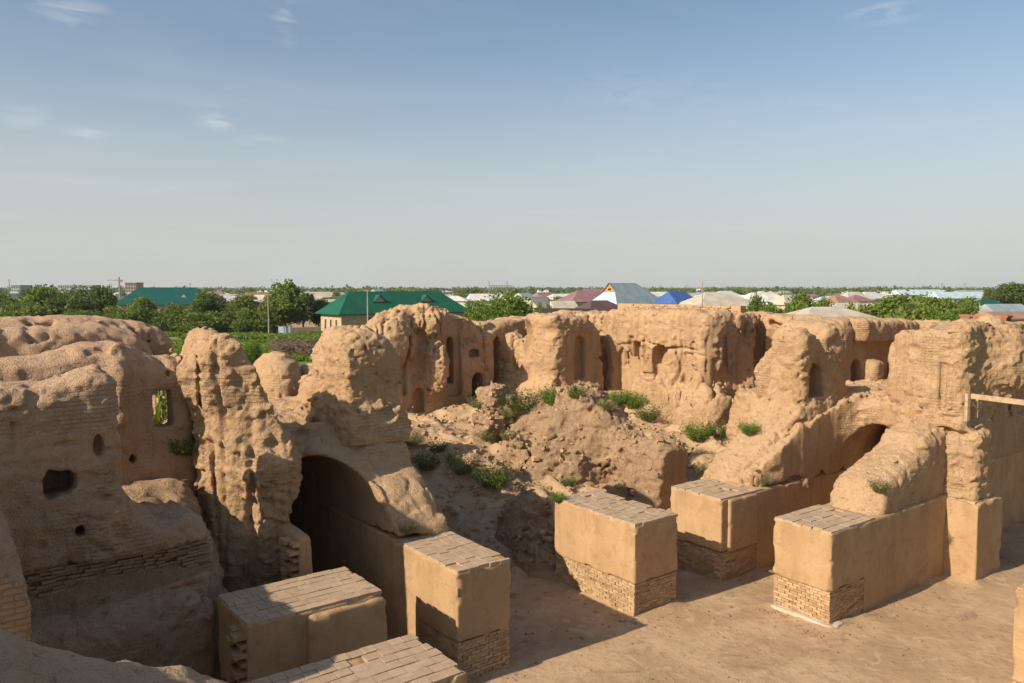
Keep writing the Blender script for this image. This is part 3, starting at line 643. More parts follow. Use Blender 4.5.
solid('shaded_bay_wall', f_bay, (23.0, 27.6, 30.6, 37, 1.0, 8.9), .08, M_MUD, 'shaded stepped back wall with a dark slot, between the niched wall and the leaning tower', 'mud wall')
def f_W5(a, b, z):
    tp = prof(onB, 35.8, [(690, 313), (740, 312), (765, 314), (800, 316), (860, 319), (905, 320), (960, 321), (1010, 323)])(a)
    d = slab(a, b, z, 10, 27, 35.2, 38, tp, .5, .02)
    for aa, zz_, rr in ((23.0, 6.0, .6), (21.2, 5.8, .7)):
        d = smin(d, ell(a, b, z, (aa, 35.0, zz_), (rr, .9, 1.3)), .5)
    rb = .75 * np.abs(noise3(a / .9 + 2, b * 0, z / 5)) * 2 * np.clip((7.6 - z) / .8, 0, 1); d = d + np.where(np.abs(d) < 1.2, rb, 0)
    d = erode(d, a, b, z, .30, .30, .12, .05, 17, .22)
    cz = 7.0 + .5 * noise3(a / 1.3, b * 0, z * 0); d = cut(d, np.maximum(np.maximum(np.abs(z - cz) - .16, np.abs(b - 35) - .7), -.05 - noise3(a / .9, b * 0, z * 0)), .1)
    return d
solid('outer_right_wall', f_W5, (9.6, 27.6, 33.6, 38.4, 1.5, 8.9), .1, M_MUD, 'long level outer wall running across the right under the village trees', 'mud wall')
def f_W5b(a, b, z):
    f = 17.6
    tp = prof(onA, 18, [(815, 332), (826, 322), (840, 317), (870, 319), (900, 320), (930, 322)])(b)
    d = slab(a, b, z, f, 20.2, 28.9, 36.5, tp, .55, .02)
    # overhanging crust along the top
    d = smin(d, slab(a, b, z, f - .55, f + 1, 31, 36.3, tp, .3, -.0, z0=6.75), .3)
    d = smin(d, slab(a, b, z, f - .6, f + 1, onA(862, 370, f)[0], onA(873, 370, f)[0], 6.0, .3, .03), .1)
    d = erode(d, a, b, z, .10, .05, .06, .03, 18, .3)
    def nic(x0, x1, y0, y1, dep, pt=1.0):
        b0, z1 = onA(x0, y0, f); b1, z0 = onA(x1, y1, f); return archbox(b, a, z, b0, b1, f - 1.5, f + dep, z0, z1, pt)
    d = cut(d, nic(851, 861, 360, 383, .8), .06); d = cut(d, nic(875, 882, 361, 383, .8), .06); d = cut(d, nic(888, 903, 351, 383, .8), .08)
    return d
solid('recessed_niche_wall', f_W5b, (16.4, 20.8, 28.2, 37, 3.5, 8.6), .075, M_MUD, 'shaded wall with three doorway niches opening on the upper terrace', 'mud wall')

def f_W6(a, b, z):
    tp = prof(onB, 24.0, [(870, 400), (850, 372), (838, 345), (828, 332), (815, 326), (800, 327), (785, 338), (775, 344), (765, 352), (760, 365), (757, 380)])
    t = np.minimum(tp(a), 9)
    tb = np.interp(b, [23.0, 24.0, 25.2, 26.1, 26.9], [7.3, 7.75, 7.3, 6.5, 5.4])
    d = slab(a, b, z, 15.2, 17.15, 23.6, 26.9, np.minimum(tb, np.interp(a, [14.5, 15.4, 16.2, 16.9, 17.4, 18.2], [7.2, 7.75, 7.4, 6.8, 6.5, 5.6])), .6, .03)
    # slumped foot towards the pier
    ft = np.interp(b, [20.6, 21.2, 22.3, 23.4, 24.5], [2.55, 2.95, 3.9, 4.7, 5.4])
    d = smin(d, slab(a, b, z, 15.2, 17.2, 20.9, 25, ft, .6, .0, z0=2.5), .5)
    d = smin(d, ell(a, b, z, (17.6, 23.2, 1.2), (.8, 1.6, 1.9)), .7)
    # wall under the terrace
    d = smin(d, slab(a, b, z, 15.15, 18.5, 24, 31, 5.25, .35, .0), .25)
    d = erode(d, a, b, z, .30, .08, .11, .05, 19, .4)
    b0, z1 = onA(811, 364, 15.2); b1, z0 = onA(825, 396, 15.2)
    d = cut(d, archbox(b, a, z, b0, b1, 13.6, 15.9, z0, z1, .9), .07)
    d = cut(d, ell(a, b, z, (16.2, 23.3, 6.35), (.35, .4, .12)), .1)
    return d
solid('leaning_tower', f_W6, (14.3, 19.6, 20.4, 29, .2, 8.4), .052, M_MUD, 'hump backed tower of mud with one arched niche, above the second pier from the right', 'ruined tower')
def f_W6v(a, b, z):
    tt = 5.2 + .12 * noise3(a, b, z)
    d = slab(a, b, z, 12.3, 18.5, 26.4, 35, tt, .4, .0)
    lip = np.interp(a, [12.3, 13.6, 14.6, 14.86, 14.98, 15.3], [26.6, 26.3, 26.0, 25.4, 22.4, 21.3]); lt = np.interp(b, [21.3, 23.5, 26], [3.1, 4.5, 5.2])
    d = smin(d, smax(slab(a, b, z, 12.6, 15.6, 21.4, 28, np.minimum(tt, lt), .2, 0, z0=2.62), lip - b, .15), .3)
    d = erode(d, a, b, z, .22, .10, .24, .09, 20, .5)
    hw = .93; bc = 13.98; u = np.abs(a - bc); zs = 3.05
    head = np.where(z > zs, np.sqrt(u ** 2 + ((z - zs) / 1.35) ** 2) - hw, u - hw)
    c = smax(head, b - 31, .1) + .02 * noise3(a * 5, b * 5, z * 5)
    return cut(d, c, .06)
solid('upper_terrace', f_W6v, (12, 18.9, 21, 35.4, -.2, 6.0), .07, M_MUD, 'terrace over a collapsed vault with a dark arch beneath, right of the leaning tower', 'ruined vault')

def f_W7(a, b, z):
    tp = prof(onB, 26, [(897, 352), (903, 340), (907, 332), (920, 329), (944, 330), (950, 327), (957, 324), (974, 318), (1000, 320), (1010, 330)])(a)
    d = slab(a, b, z, 10.9, 12.75, 25.6, 27.4, tp, .5, .02)
    d = smin(d, slab(a, b, z, 11.0, 13.0, 26.2, 28, np.minimum(tp, 7.3), .5, .02), .4)
    d = smin(d, slab(a, b, z, 10.95, 13, 25.5, 27.6, 5.2, .3, .0), .2)
    d = smin(d, slab(a, b, z, 10.4, 11.6, 25.55, 26.9, 4.7, .3, .0, z0=2.40), .15)
    d = smin(d, slab(a, b, z, 11.2, 13.1, 26, 28, 5.0, .5, .05), .3)
    d = smin(d, ell(a, b, z, (10.9, 28.2, 6.6), (.9, 1.1, 1.2)), .5)
    d = erode(d, a, b, z, .14, .08, .12, .05, 21, .35)
    d = cut(d, ell(a, b, z, (12.55, 25.4, 7.0), (.3, .4, .28)), .12)
    d = cut(d, np.maximum(np.abs(a - 11.55) - .10, np.maximum(np.abs(z - 5.9) - .75, np.abs(b - 25.4) - .35)), .06)
    for c, r in (((11.4, 25.4, 4.55), (.35, .5, .13)), ((10.9, 25.4, 4.5), (.2, .5, .1)), ((12.2, 25.4, 5.5), (.9, .2, .05)), ((11.1, 25.4, 5.0), (.35, .3, .06))):
        d = cut(d, ell(a, b, z, c, r), .06)
    return d
solid('rough_wall_tower', f_W7, (9.9, 14.6, 24.9, 30, 1.8, 8.9), .05, M_MUD, 'tall rough pillar of wall beside the wooden beam, standing over the right piers', 'ruined tower')
def f_R(a, b, z):
    f = 12.2
    tp = prof(onA, 12.8, [(960, 330), (975, 325), (1000, 322), (1030, 323), (1100, 326)])(b)
    d = slab(a, b, z, f, 14.4, 27.5, 40, tp, .5, .02)
    d = smin(d, ell(a, b, z, (f + .1, 28.9, 7.0), (.9, .8, .9)), .4)
    d = smin(d, ell(a, b, z, (f + .1, 30.6, 7.2), (.7, .7, .9)), .4)
    d = erode(d, a, b, z, .14, .12, .06, .025, 22, .3)
    b0, z1 = onA(1005, 362, f); 
    d = cut(d, archbox(b, a, z, b0, b0 + 2.6, f - 1.2, f + .9, 4.2, z1, 1.1), .06)
    b0, z1 = onA(984, 352, f)
    d = cut(d, archbox(b, a, z, b0, b0 + .9, f - 1.2, f + .35, 4.0, z1, 1.1), .06)
    return np.maximum(d, 2.75 - z)
solid('right_edge_wall', f_R, (11.0, 14.8, 27.0, 40.4, 2.7, 8.9), .08, M_MUD, 'high shaded wall with arched recesses cut by the right edge', 'mud wall')

def f_spur(a, b, z):
    tp = prof(onB, 21.6, [(480, 445), (500, 425), (515, 408), (535, 398), (548, 394), (556, 404), (566, 391), (578, 389), (590, 393), (598, 408), (606, 411), (612, 424), (622, 430), (632, 438), (645, 440), (655, 436), (664, 442), (670, 456), (674, 470)])(a)
    d = slab(a, b, z, 19.1, 31, 21.3, 22.5, tp, .5, .12)
    fl = np.interp(a, [19, 21.3, 22.5, 24, 31], [.0, .06, .4, .85, .8]) + .25 * noise3(a / 1.2, b / 5, z / 5)
    d = smin(d, smax(smax((21.4 - b) - fl * (tp - z), b - 22.6, .4), z - tp, .4), .3) if True else d
    for q in ((25.2, 26.1, 19.5, 20.5, 2.95), (22.5, 23.3, 20.1, 21.0, 2.5), (27.3, 28.0, 19.3, 20.4, 3.3), (20.6, 21.3, 20.5, 21.4, 1.7)): d = smin(d, slab(a, b, z, q[0], q[1], q[2], q[3], q[4], .3, .05), .15)
    for c, r in (((24.3, 19.9, 1.9), (.45, 1.1, .9)), ((26.7, 19.4, 2.2), (.35, 1.2, .9)), ((21.9, 20.7, 1.6), (.4, .6, .8))): d = cut(d, ell(a, b, z, c, r), .2)
    d = np.maximum(d, a - 31.5)
    d = d + np.where(np.abs(d) < 1.2, .55 * (np.abs(noise3(a / 1.3 + 2, b / 2.6, z / 3.0)) * 2 - .35) * np.clip((a - 20.5) / 2, .2, 1), 0)
    d = erode(d, a, b, z, .55, .10, .26, .12, 23, .8)
    return np.maximum(d, 19.15 + .05 * noise3(a * 4, b * 4, z * 4) - a)
solid('broken_cross_wall', f_spur, (18.6, 32, 17.2, 23.8, -.2, 5.2), .07, M_MUD_ROUGH, 'ruined cross wall slumped into a rubble ridge, its sheared brick end behind the middle pier', 'ruined wall')
def f_lump(a, b, z):
    d = slab(a, b, z, 27.6, 29.0, 18.9, 20.2, 4.7, .6, .06); d = smin(d, ell(a, b, z, (28.3, 20.2, 3.2), (1.1, .9, 1.0)), .4)
    return erode(d, a, b, z, .3, .05, .2, .09, 24, 1)
_bl, _ = onA(497, 430, 28.2)
def f_lump2(a, b, z): return f_lump(a, b - (_bl - 19.6), z)
solid('knobbly_stump', f_lump2, (26.4, 30.2, _bl - 1.8, _bl + 2.2, 1.6, 5.4), .06, M_MUD_ROUGH, 'small knobbly stump of wall standing alone in front of the low arched door', 'ruined wall stump')
def f_lump3(a, b, z):
    d = ell(a, b, z, (19.2, 15.4, -.3), (1.3, .7, 1.5)); d = smin(d, ell(a, b, z, (20.8, 16.3, .0), (1.6, 1.1, 2.0)), .4)
    return erode(d, a, b, z, .3, .05, .22, .10, 25, 1)
solid('crumbled_mound', f_lump3, (17.6, 22.6, 13.8, 17.6, -.3, 2.9), .06, M_MUD_ROUGH, 'crumbled mound leaning against the back of the middle pier', 'earth mound')

# parapets seen over the wall tops
def brick_course_wall(mbk, a0, a1, b, z0, z1, step=.3):
    z = z0; r = 0
    while z < z1:
        s = a0 + (r % 2) * step / 2
        while s < a1:
            if random.random() > .06: mbk.abox(s + .008, min(s + step - .01, a1), b + random.uniform(-.03, .03), b + .3, z, z + .085)
            s += step
        z += .095; r += 1
t = None
aL, zL = onB(617, 303, 33.5); aR, zR = onB(740, 303, 33.5)
x, y = W((aL + aR) / 2, 33.6)
t = empty('brick_parapet', (x, y, 7.3), 'low straight brick parapet on top of the niched wall, below the grey roof', 'parapet')
mb = MB(); mb.abox(aR, aL, 33.56, 34.0, 7.2, zL - .02); mb.build('core', M_PLASTER, t)
mb = MB(); brick_course_wall(mb, aR + .6, aL - 1.2, 33.5, 7.4, zL - .12); mb.build('brick_face', M_BRICK, t)
aL, zL = onB(966, 315, 38); aR, zR = onB(1012, 315, 38)
x, y = W((aL + aR) / 2, 37.6)
t = empty('brick_parapet', (x, y, 7.3), 'short reddish brick parapet by the trees near the right edge', 'parapet')
mb = MB(); mb.abox(aR, aL, 37.5, 37.9, 7.0, zL - .06); mb.build('core', M_MORTAR, t)
mb = MB(); mb.abox(aR - .05, aL + .05, 37.4, 38.0, zL - .055, zL + .03)
for s in (aR, (aR + aL) / 2, aL - .4): mb.abox(s, s + .4, 37.42, 37.96, 7.2, zL - .06)
mb.build('coping', simple_mat('red_brick', (.30, .15, .09), .9, .25, 4), t)

# ------------------------------------------------------------------ restored piers
def rough_box(name, a0, a1, b0, b1, z0, z1, m, parent, h=.12, amp=.010, soft=.012, notch=None):
    """plastered block: subdivided shell with hand-made unevenness and softened arrises"""
    def fn(a, b, z):
        d = smax(smax(np.abs(a - (a0 + a1) / 2) - (a1 - a0) / 2, np.abs(b - (b0 + b1) / 2) - (b1 - b0) / 2, soft), np.abs(z - (z0 + z1) / 2) - (z1 - z0) / 2, soft)
        if notch:
            q0, q1, r0, r1, zb = notch; q0 = q0 - .3; r0 = r0 - .3; q1 = q1 + (.3 if q1 > a1 - .05 else 0); r1 = r1 + (.3 if r1 > b1 - .05 else 0)
            edge_n = .10 * noise3(a / .3, b / .3, z / .25)
            d = smax(d, -(np.maximum(np.maximum(q0 - a, a - q1), np.maximum(r0 - b, b - r1)) + 0), .02) if False else np.maximum(d, -np.maximum(np.maximum(np.maximum(q0 - a, a - q1), np.maximum(r0 - b, b - r1)), z - zb + edge_n * 1.4))
        n = amp * 2 * noise3(a / .7 + b0, b / .7, z / .7) + amp * 1.2 * noise3(a / .22, b / .22 + a0, z / .22)
        edge = np.clip(1 - np.abs(z - z1) / .12, 0, 1); ve = np.clip(noise3(a / .3, b / .3 + 3, z / .3) - .18, 0, 1)
        ee = np.sort(np.stack([np.abs(a - (a0 + a1) / 2) - (a1 - a0) / 2, np.abs(b - (b0 + b1) / 2) - (b1 - b0) / 2, np.abs(z - (z0 + z1) / 2) - (z1 - z0) / 2]), axis=0)[1]
        chip = np.clip(1 + ee / .10, 0, 1) * np.clip(noise3(a / .28 + 6, b / .28, z / .22) - .14, 0, 1) * .5
        return d + n + edge * ve * .25 + chip
    return solid(name, fn, (a0 - .15, a1 + .15, b0 - .15, b1 + .15, z0 - .15, z1 + .15), h, m, None, None, parent)
def bricks_face(mb, axis, f, s0, s1, z0, z1, out=-1, skip=None, bl=.25, ch=.074):
    """bricks of a face: axis 'a' = face at a=f running along b, 'b' = face at b=f running along a"""
    r = 0; z = z0
    while z + ch * .6 < z1:
        s = s0 - (r % 2) * bl / 2
        while s < s1:
            L = bl * random.uniform(.92, 1.04); e0 = max(s + .006, s0); e1 = min(s + L - .010, s1)
            if e1 - e0 > .05 and not (skip and skip((e0 + e1) / 2, z)) and random.random() > .012:
                o = random.uniform(-.006, .016) - (.03 if random.random() < .03 else 0); dz = random.uniform(-.002, .002)
                p0 = f + out * o; p1 = f - out * .10; q0, q1 = min(p0, p1), max(p0, p1)
                if axis == 'a': mb.abox(q0, q1, e0, e1, z + .005 + dz, z + ch - .005 + dz)
                else: mb.abox(e0, e1, q0, q1, z + .005 + dz, z + ch - .005 + dz)
            s += L
        z += ch; r += 1
def pavers(mb, a0, a1, b0, b1, z, size=.27, along='b', gap=.016):
    u0, u1, v0, v1 = (a0, a1, b0, b1) if along == 'b' else (b0, b1, a0, a1)
    nr = max(1, round((u1 - u0) / size)); su = (u1 - u0) / nr
    for i in range(nr):
        v = v0 - random.uniform(0, size)
        while v < v1:
            L = size * random.uniform(.95, 1.1); e0 = max(v + gap / 2, v0 - random.uniform(0, .03)); e1 = min(v + L - gap / 2, v1 + random.uniform(0, .03))
            if e1 - e0 > .08 and random.random() > .035:
                zt = z + .045 + random.uniform(-.008, .008); g1, g2 = random.uniform(.3, .9) * gap, random.uniform(.3, .9) * gap
                p = (u0 + i * su + g1, u0 + (i + 1) * su - g2, e0, e1)
                if along == 'b': mb.abox(*p, z - .04, zt)
                else: mb.abox(p[2], p[3], p[0], p[1], z - .04, zt)
            v += L
def pier(a0, a1, b0, b1, hgt, label, brick_h=1.0, paved=None, brick=None, along='b', bodyA1=None, group='restored plaster and brick piers'):
    """brick = dict(b=(bb0,bb1)) extent of exposed brick footing; the rest is plastered to the ground"""
    x, y = W((a0 + a1) / 2, (b0 + b1) / 2)
    t = empty('plastered_pier', (x, y, 0), label, 'pier', group)
    fa0, fa1, fb0, fb1 = brick
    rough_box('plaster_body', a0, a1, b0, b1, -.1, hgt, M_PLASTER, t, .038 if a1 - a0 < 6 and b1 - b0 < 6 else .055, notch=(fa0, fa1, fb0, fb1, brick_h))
    mb = MB(); mb.abox(fa0 + .07, fa1 + (-.07 if fa1 >= a1 else .05), fb0 + .07, fb1 + (-.07 if fb1 >= b1 else .05), -.1, brick_h + .1); mb.build('mortar_core', M_MORTAR, t)
    mb = MB()
    bricks_face(mb, 'a', fa0 + .035, fb0 + .035, fb1 - .03, -.02, brick_h)
    bricks_face(mb, 'b', fb0 + .035, fa0 + .035, fa1 - .03, -.02, brick_h)
    if fb1 >= b1: bricks_face(mb, 'b', fb1 - .035, fa0 + .035, fa1 - .03, -.02, brick_h, out=1)
    mb.build('brick_footing', M_BRICK, t)
    if paved:
        mb = MB(); pavers(mb, paved[0] + .02, paved[1] - .02, paved[2] + .02, paved[3] - .02, hgt - .015, along=along, gap=.014)
        mb.build('brick_paving', M_PAVER, t)
    return t
# A: nearest low pier, cut by the bottom edge
pier(10.65, 12.5, 3.0, 7.1, 2.6, 'brick topped pier cut by the bottom edge, nearest to the viewer', 1.0, (10.65, 12.5, 3.0, 7.1), (10.65, 12.5, 3.0, 7.1))
# B: low pier lying before the vault
tB = pier(14.65, 16.5, 4.75, 7.62, 2.6, 'half shaded brick topped pier across the mouth of the dark vault', .9, (14.65, 16.5, 4.75, 7.62), (14.65, 16.5, 4.75, 7.62))
rough_box('proud_panel', 14.52, 14.75, 5.95, 7.66, .9, 2.52, M_PLASTER, tB, .06)
mb = MB()
for k in range(9):
    zz_ = .9 + k * .18; mb.abox(14.68, 14.95, 4.52 + (k % 2) * .12, 4.85, zz_, zz_ + .085); mb.abox(15.0, 15.3, 4.60 - (k % 2) * .08, 4.85, zz_, zz_ + .085)
mb.build('toothed_bricks', M_BRICK, tB)
# small pier left of the vault mouth
x, y = W(17.3, 6.8)
t = empty('toothed_pier', (x, y, 0), 'slim toothed brick and plaster jamb at the left of the dark vault', 'pier')
rough_box('plaster_body', 17.3, 18.8, 6.86, 7.2, 0, 3.2, M_PLASTER, t, .05)
mb = MB()
for k in range(16):
    zz_ = .3 + k * .18; mb.abox(17.33, 17.6, 6.64 + (k % 2) * .09, 6.92, zz_, zz_ + .09); mb.abox(17.65, 18.0, 6.7 - (k % 2) * .05, 6.92, zz_, zz_ + .09)
mb.build('toothed_bricks', M_BRICK, t)
# C: pier running back into the vault wall
pier(14.5, 24.5, 9.4, 10.9, 2.65, 'tall plastered pier joined to the right side of the dark vault', 1.0, (14.5, 17.35, 9.4, 10.9), (14.5, 16.3, 9.4, 10.9), along='a')
# D: free standing
pier(14.72, 18.1, 15.25, 17.0, 2.6, 'free standing block pier in the middle of the courtyard edge', .95, (14.72, 18.1, 15.25, 17.0), (14.72, 18.1, 15.25, 17.0), along='a')
# G
tG = pier(14.95, 17.0, 19.2, 31.0, 2.6, 'pier below the hump backed tower, with a shallow plaster step on its corner', .95, (14.95, 17.0, 19.2, 21.3), (14.95, 17.0, 19.2, 21.0), along='b')
rough_box('proud_panel', 14.86, 15.1, 19.5, 20.95, .95, 2.56, M_PLASTER, tG, .06)
# E
tE = pier(11.22, 13.0, 19.0, 26.3, 2.55, 'pale footed pier with a long flank and a rounded mud hump on top', .95, (11.22, 13.0, 19.0, 21.2), (11.22, 13.0, 19.0, 20.75), along='b')
def f_hump(a, b, z):
    tp = prof(onA, 12.6, [(832, 512), (838, 499), (844, 477), (863, 461), (880, 443), (887, 428), (905, 418), (925, 408), (945, 402)])(b)
    d = slab(a, b, z, 11.32, 12.95, 20.8, 27, tp + .02, .6, .0, z0=2.0)
    return erode(d, a, b, z, .20, .03, .05, .045, 30, .6)
solid('mud_hump', f_hump, (10.6, 14.1, 20.2, 27.2, 2.3, 6.4), .055, M_MUD, None, None, tE)
rough_box('lime_crust', 11.08, 12.95, 18.86, 19.1, -.2, .10, M_LIME, tE, .03, amp=.05)
rough_box('lime_crust', 11.06, 11.3, 18.9, 19.6, -.2, .09, M_LIME, tE, .03, amp=.05)
# F
x, y = W(10.8, 26.3)
t = empty('plastered_pier', (x, y, 0), 'fully plastered pier at the right, under the rough tower and its beam', 'pier', 'restored plaster and brick piers')
rough_box('plaster_body', 10.28, 11.3, 25.4, 27.2, -.1, 2.46, M_PLASTER, t, .055)
mb = MB(); pavers(mb, 10.4, 11.2, 25.5, 27.1, 2.44); mb.build('brick_paving', M_PAVER, t)
# lower plastered skirt of the right edge wall
x, y = W(13, 32)
o = rough_box('plastered_skirt', 12.1, 14.4, 27.2, 40, -.1, 2.85, M_PLASTER, None, .10)
tag(o, 'smooth plastered lower half of the right edge wall, behind the fully plastered pier', 'mud wall')
# I
pier(4.9, 6.75, 18.62, 23, 2.55, 'pier cut off by the right edge in the bottom corner', .55, (4.9, 6.75, 18.62, 23), (4.9, 6.75, 18.62, 23))

# wooden beam
Pa = np.array(W(10.75, 25.55)); P0 = atY(972, 396, 23.9); P1 = atY(1075, 409, 21.0)
t = empty('wooden_railing', (P0[0], P0[1], 4.9), 'bleached timber beam on a short post, from the rough tower to the right edge', 'timber beam')
mb = MB()
d = (Vector(P1) - Vector(P0)); L = d.length; az_ = math.atan2(d.y, d.x)
c = (Vector(P0) + Vector(P1)) / 2; mb.box(c, (L, .09, .15), az_, d.z / L); mb.build('beam', M_WOOD, t)
mb = MB(); mb.box((P0[0] - .1, P0[1] + .05, P0[2] - .36), (.11, .11, .85), az_); mb.build('post', M_WOOD, t)
mb = MB(); mb.box((P0[0] + .35, P0[1] + .3, P0[2] - .42), (.07, .07, .6), az_ + .3, 0); mb.tube((P0[0] - .05, P0[1] + .05, P0[2] - .1), (P0[0] + .38, P0[1] + .3, P0[2] - .5), .035); mb.build('brace', M_WOOD, t)

# fallen brick and clods on the rubble slope
mb = MB(); n = 0
while n < 3000:
    a = random.uniform(17, 35); b = random.uniform(11.3, 30)
    if 14 < b < 17.3 and a < 18.4: continue
    hh = float(rubble_h(np.array([[a]]), np.array([[b]]))[0, 0]) if n < 0 else None
    n += 1; mb.v.append((a, b, 0)); 
pts = [(p[0], p[1]) for p in mb.v]; mb = MB()
bpy.context.view_layer.update(); _dg = bpy.context.evaluated_depsgraph_get()
for (a, b) in pts:
    x, y = W(a, b); ok, loc, nrm, idx, ob, mx = SC.ray_cast(_dg, Vector((x, y, 20)), Vector((0, 0, -1)))
    if not ok or ob.name.split('.')[0] not in ('courtyard_ground', 'broken_cross_wall', 'crumbled_mound', 'knobbly_stump') or (loc.z < .12 and random.random() > .12): continue
    s = random.choice((.04, .06, .08, .10, .15)); mb.box((x, y, loc.z + s * .12), (s * random.uniform(1, 2.2), s * random.uniform(.8, 1.6), s * random.uniform(.5, .9)), random.uniform(0, 3.1), random.uniform(-.5, .5))
kind(mb.build('fallen_brick_rubble', M_BRICK), 'stuff')

mb = MB()
for i in range(1300):
    a = random.uniform(6.5, 17.5); b = random.uniform(9, 31) if i % 3 else random.gauss(19, 2.5)
    if i % 2 == 0: a, b = random.choice(((14.55 - abs(random.gauss(0, .25)), random.uniform(15, 17.3)), (random.uniform(14.5, 18.2), 15.15 - abs(random.gauss(0, .3))), (random.uniform(11, 13.2), 18.85 - abs(random.gauss(0, .3))), (11.05 - abs(random.gauss(0, .3)), random.uniform(19, 26)), (14.85 - abs(random.gauss(0, .3)), random.uniform(19.2, 24)), (14.4 - abs(random.gauss(0, .3)), random.uniform(9, 11))))
    q = random.choice((.012, .015, .02, .03, .045)); x, y = W(a, b); mb.box((x, y, q * .2), (q * random.uniform(1, 2), q * random.uniform(.8, 1.5), q * random.uniform(.5, .9)), random.uniform(0, 3.1), random.uniform(-.4, .4))
kind(mb.build('courtyard_pebbles', M_BRICK_OLD), 'stuff')

# ------------------------------------------------------------------ vegetation
def leaf_cloud(centers, radii, n, size, r_, flat=.85):
    """small leaf-clump quads through a set of lobes (dense shell, gaps inside)"""
    V = []; Fq = []
    k = len(centers); wts = np.array([r[0] * r[1] for r in radii]); wts = wts / wts.sum()
    idx = r_.choice(k, n, p=wts); C_ = np.array(centers)[idx]; R_ = np.array(radii)[idx]
    d = r_.normal(size=(n, 3)); d /= np.linalg.norm(d, axis=1)[:, None]; rad = r_.random(n) ** .38
    lump = 1 + .22 * np.sin(d[:, 0] * 7 + idx) * np.cos(d[:, 1] * 6 + idx * 2) + .12 * np.sin(d[:, 2] * 13 + idx)
    P = C_ + d * R_ * (rad * lump)[:, None]
    u = r_.normal(size=(n, 3)); u /= np.linalg.norm(u, axis=1)[:, None]; v = np.cross(u, r_.normal(size=(n, 3))); v /= np.linalg.norm(v, axis=1)[:, None]
    s = size * r_.uniform(.5, 1.3, n)[:, None]
    q = np.stack([P - u * s - v * s * .5, P + u * s * .2 - v * s * .7, P + u * s + v * s * .3, P - u * s * .3 + v * s * .7], 1)
    return q.reshape(-1, 3), np.arange(4 * n).reshape(-1, 4)
def tree_proto(kind_, seed, leaf, n=1500, m=M_LEAF):
    """unit tree, height 1; returns (crown mesh, trunk mesh)"""
    r_ = np.random.default_rng(seed); random.seed(seed)
    cs = []; rs = []
    if kind_ == 'round':
        for i in range(9): th = r_.uniform(0, 6.28); q = r_.uniform(0, .26); cs.append((q * math.cos(th), q * math.sin(th), r_.uniform(.28, .82))); s = r_.uniform(.13, .22); rs.append((s, s, s * .85))
        cs.append((0, 0, .52)); rs.append((.32, .32, .38))
    elif kind_ == 'bush':
        for i in range(9): th = r_.uniform(0, 6.28); q = r_.uniform(.1, .55); cs.append((q * math.cos(th), q * math.sin(th), r_.uniform(.25, .7))); s = r_.uniform(.2, .32); rs.append((s, s, s * .9))
        cs.append((0, 0, .35)); rs.append((.65, .65, .36))
    elif kind_ == 'tall':
        for i in range(10): th = r_.uniform(0, 6.28); z = r_.uniform(.25, .9); q = .16 * (1 - abs(z - .5)); cs.append((q * math.cos(th), q * math.sin(th), z)); s = r_.uniform(.09, .15); rs.append((s, s, s * 1.3))
    elif kind_ == 'far':
        for i in range(5): th = r_.uniform(0, 6.28); q = r_.uniform(0, .4); cs.append((q * math.cos(th), q * math.sin(th), r_.uniform(.35, .75))); s = r_.uniform(.2, .34); rs.append((s, s, s * .8))
    V, Fq = leaf_cloud(cs, rs, n, leaf, r_)
    mt = MB(); mt.tube((0, 0, 0), (.01, .01, .5), .022, .012, 7)
    for c in cs[:6]: mt.tube((.005, .005, random.uniform(.18, .4)), c, .010, .003, 5)
    random.seed(seed + 99)
    def mk(nm, v, f, mm):
        me = bpy.data.meshes.new(nm)
        if isinstance(f, np.ndarray): f = f.tolist()
        me.from_pydata(np.asarray(v).tolist(), [], f); me.materials.append(mm); return me
    return mk('crown', V, Fq, m), mk('trunk', mt.v, mt.f, M_BARK)
def tree(proto, loc, hgt, width, label, cat='tree', group=None, name='leafy_tree', rz=None):
    t = empty(name, loc, label, cat, group); t.scale = (width, width, hgt); t.rotation_euler.z = random.uniform(0, 6.28) if rz is None else rz
    for nm, me in (('crown', proto[0]), ('trunk', proto[1])):
        o = bpy.data.objects.new(nm, me); COL.objects.link(o); o.parent = t
    return t
PR = [tree_proto('round', 1, .024, 9000), tree_proto('round', 2, .024, 9000, M_LEAF_DARK), tree_proto('round', 3, .024, 9000), tree_proto('bush', 4, .032, 8000), tree_proto('bush', 5, .032, 8000, M_LEAF_DARK),
      tree_proto('bush', 6, .022, 15000, M_LEAF_BRIGHT), tree_proto('tall', 7, .032, 3200, M_LEAF_DARK), tree_proto('far', 8, .06, 420, M_LEAF_DARK), tree_proto('far', 9, .06, 420, M_LEAF), tree_proto('far', 10, .06, 420, M_LEAF_DARK), tree_proto('round', 11, .015, 20000, M_LEAF_BRIGHT)]
def T(p, px, ytop, wpx, Y, label, zbase=-.1, group=None, name='leafy_tree', cat='tree'):
    x, y, zt = atY(px, ytop, Y); wid = wpx * Y / F; k = {0: .78, 1: .78, 2: .78, 10: .78, 3: 1.45, 4: 1.45, 5: 1.45, 6: .5, 7: 1.2, 8: 1.2, 9: 1.2}[p]
    hh = (zt - zbase) / .98
    return tree(PR[p], (x, y, zbase), hh, wid / k, label, cat, group, name)
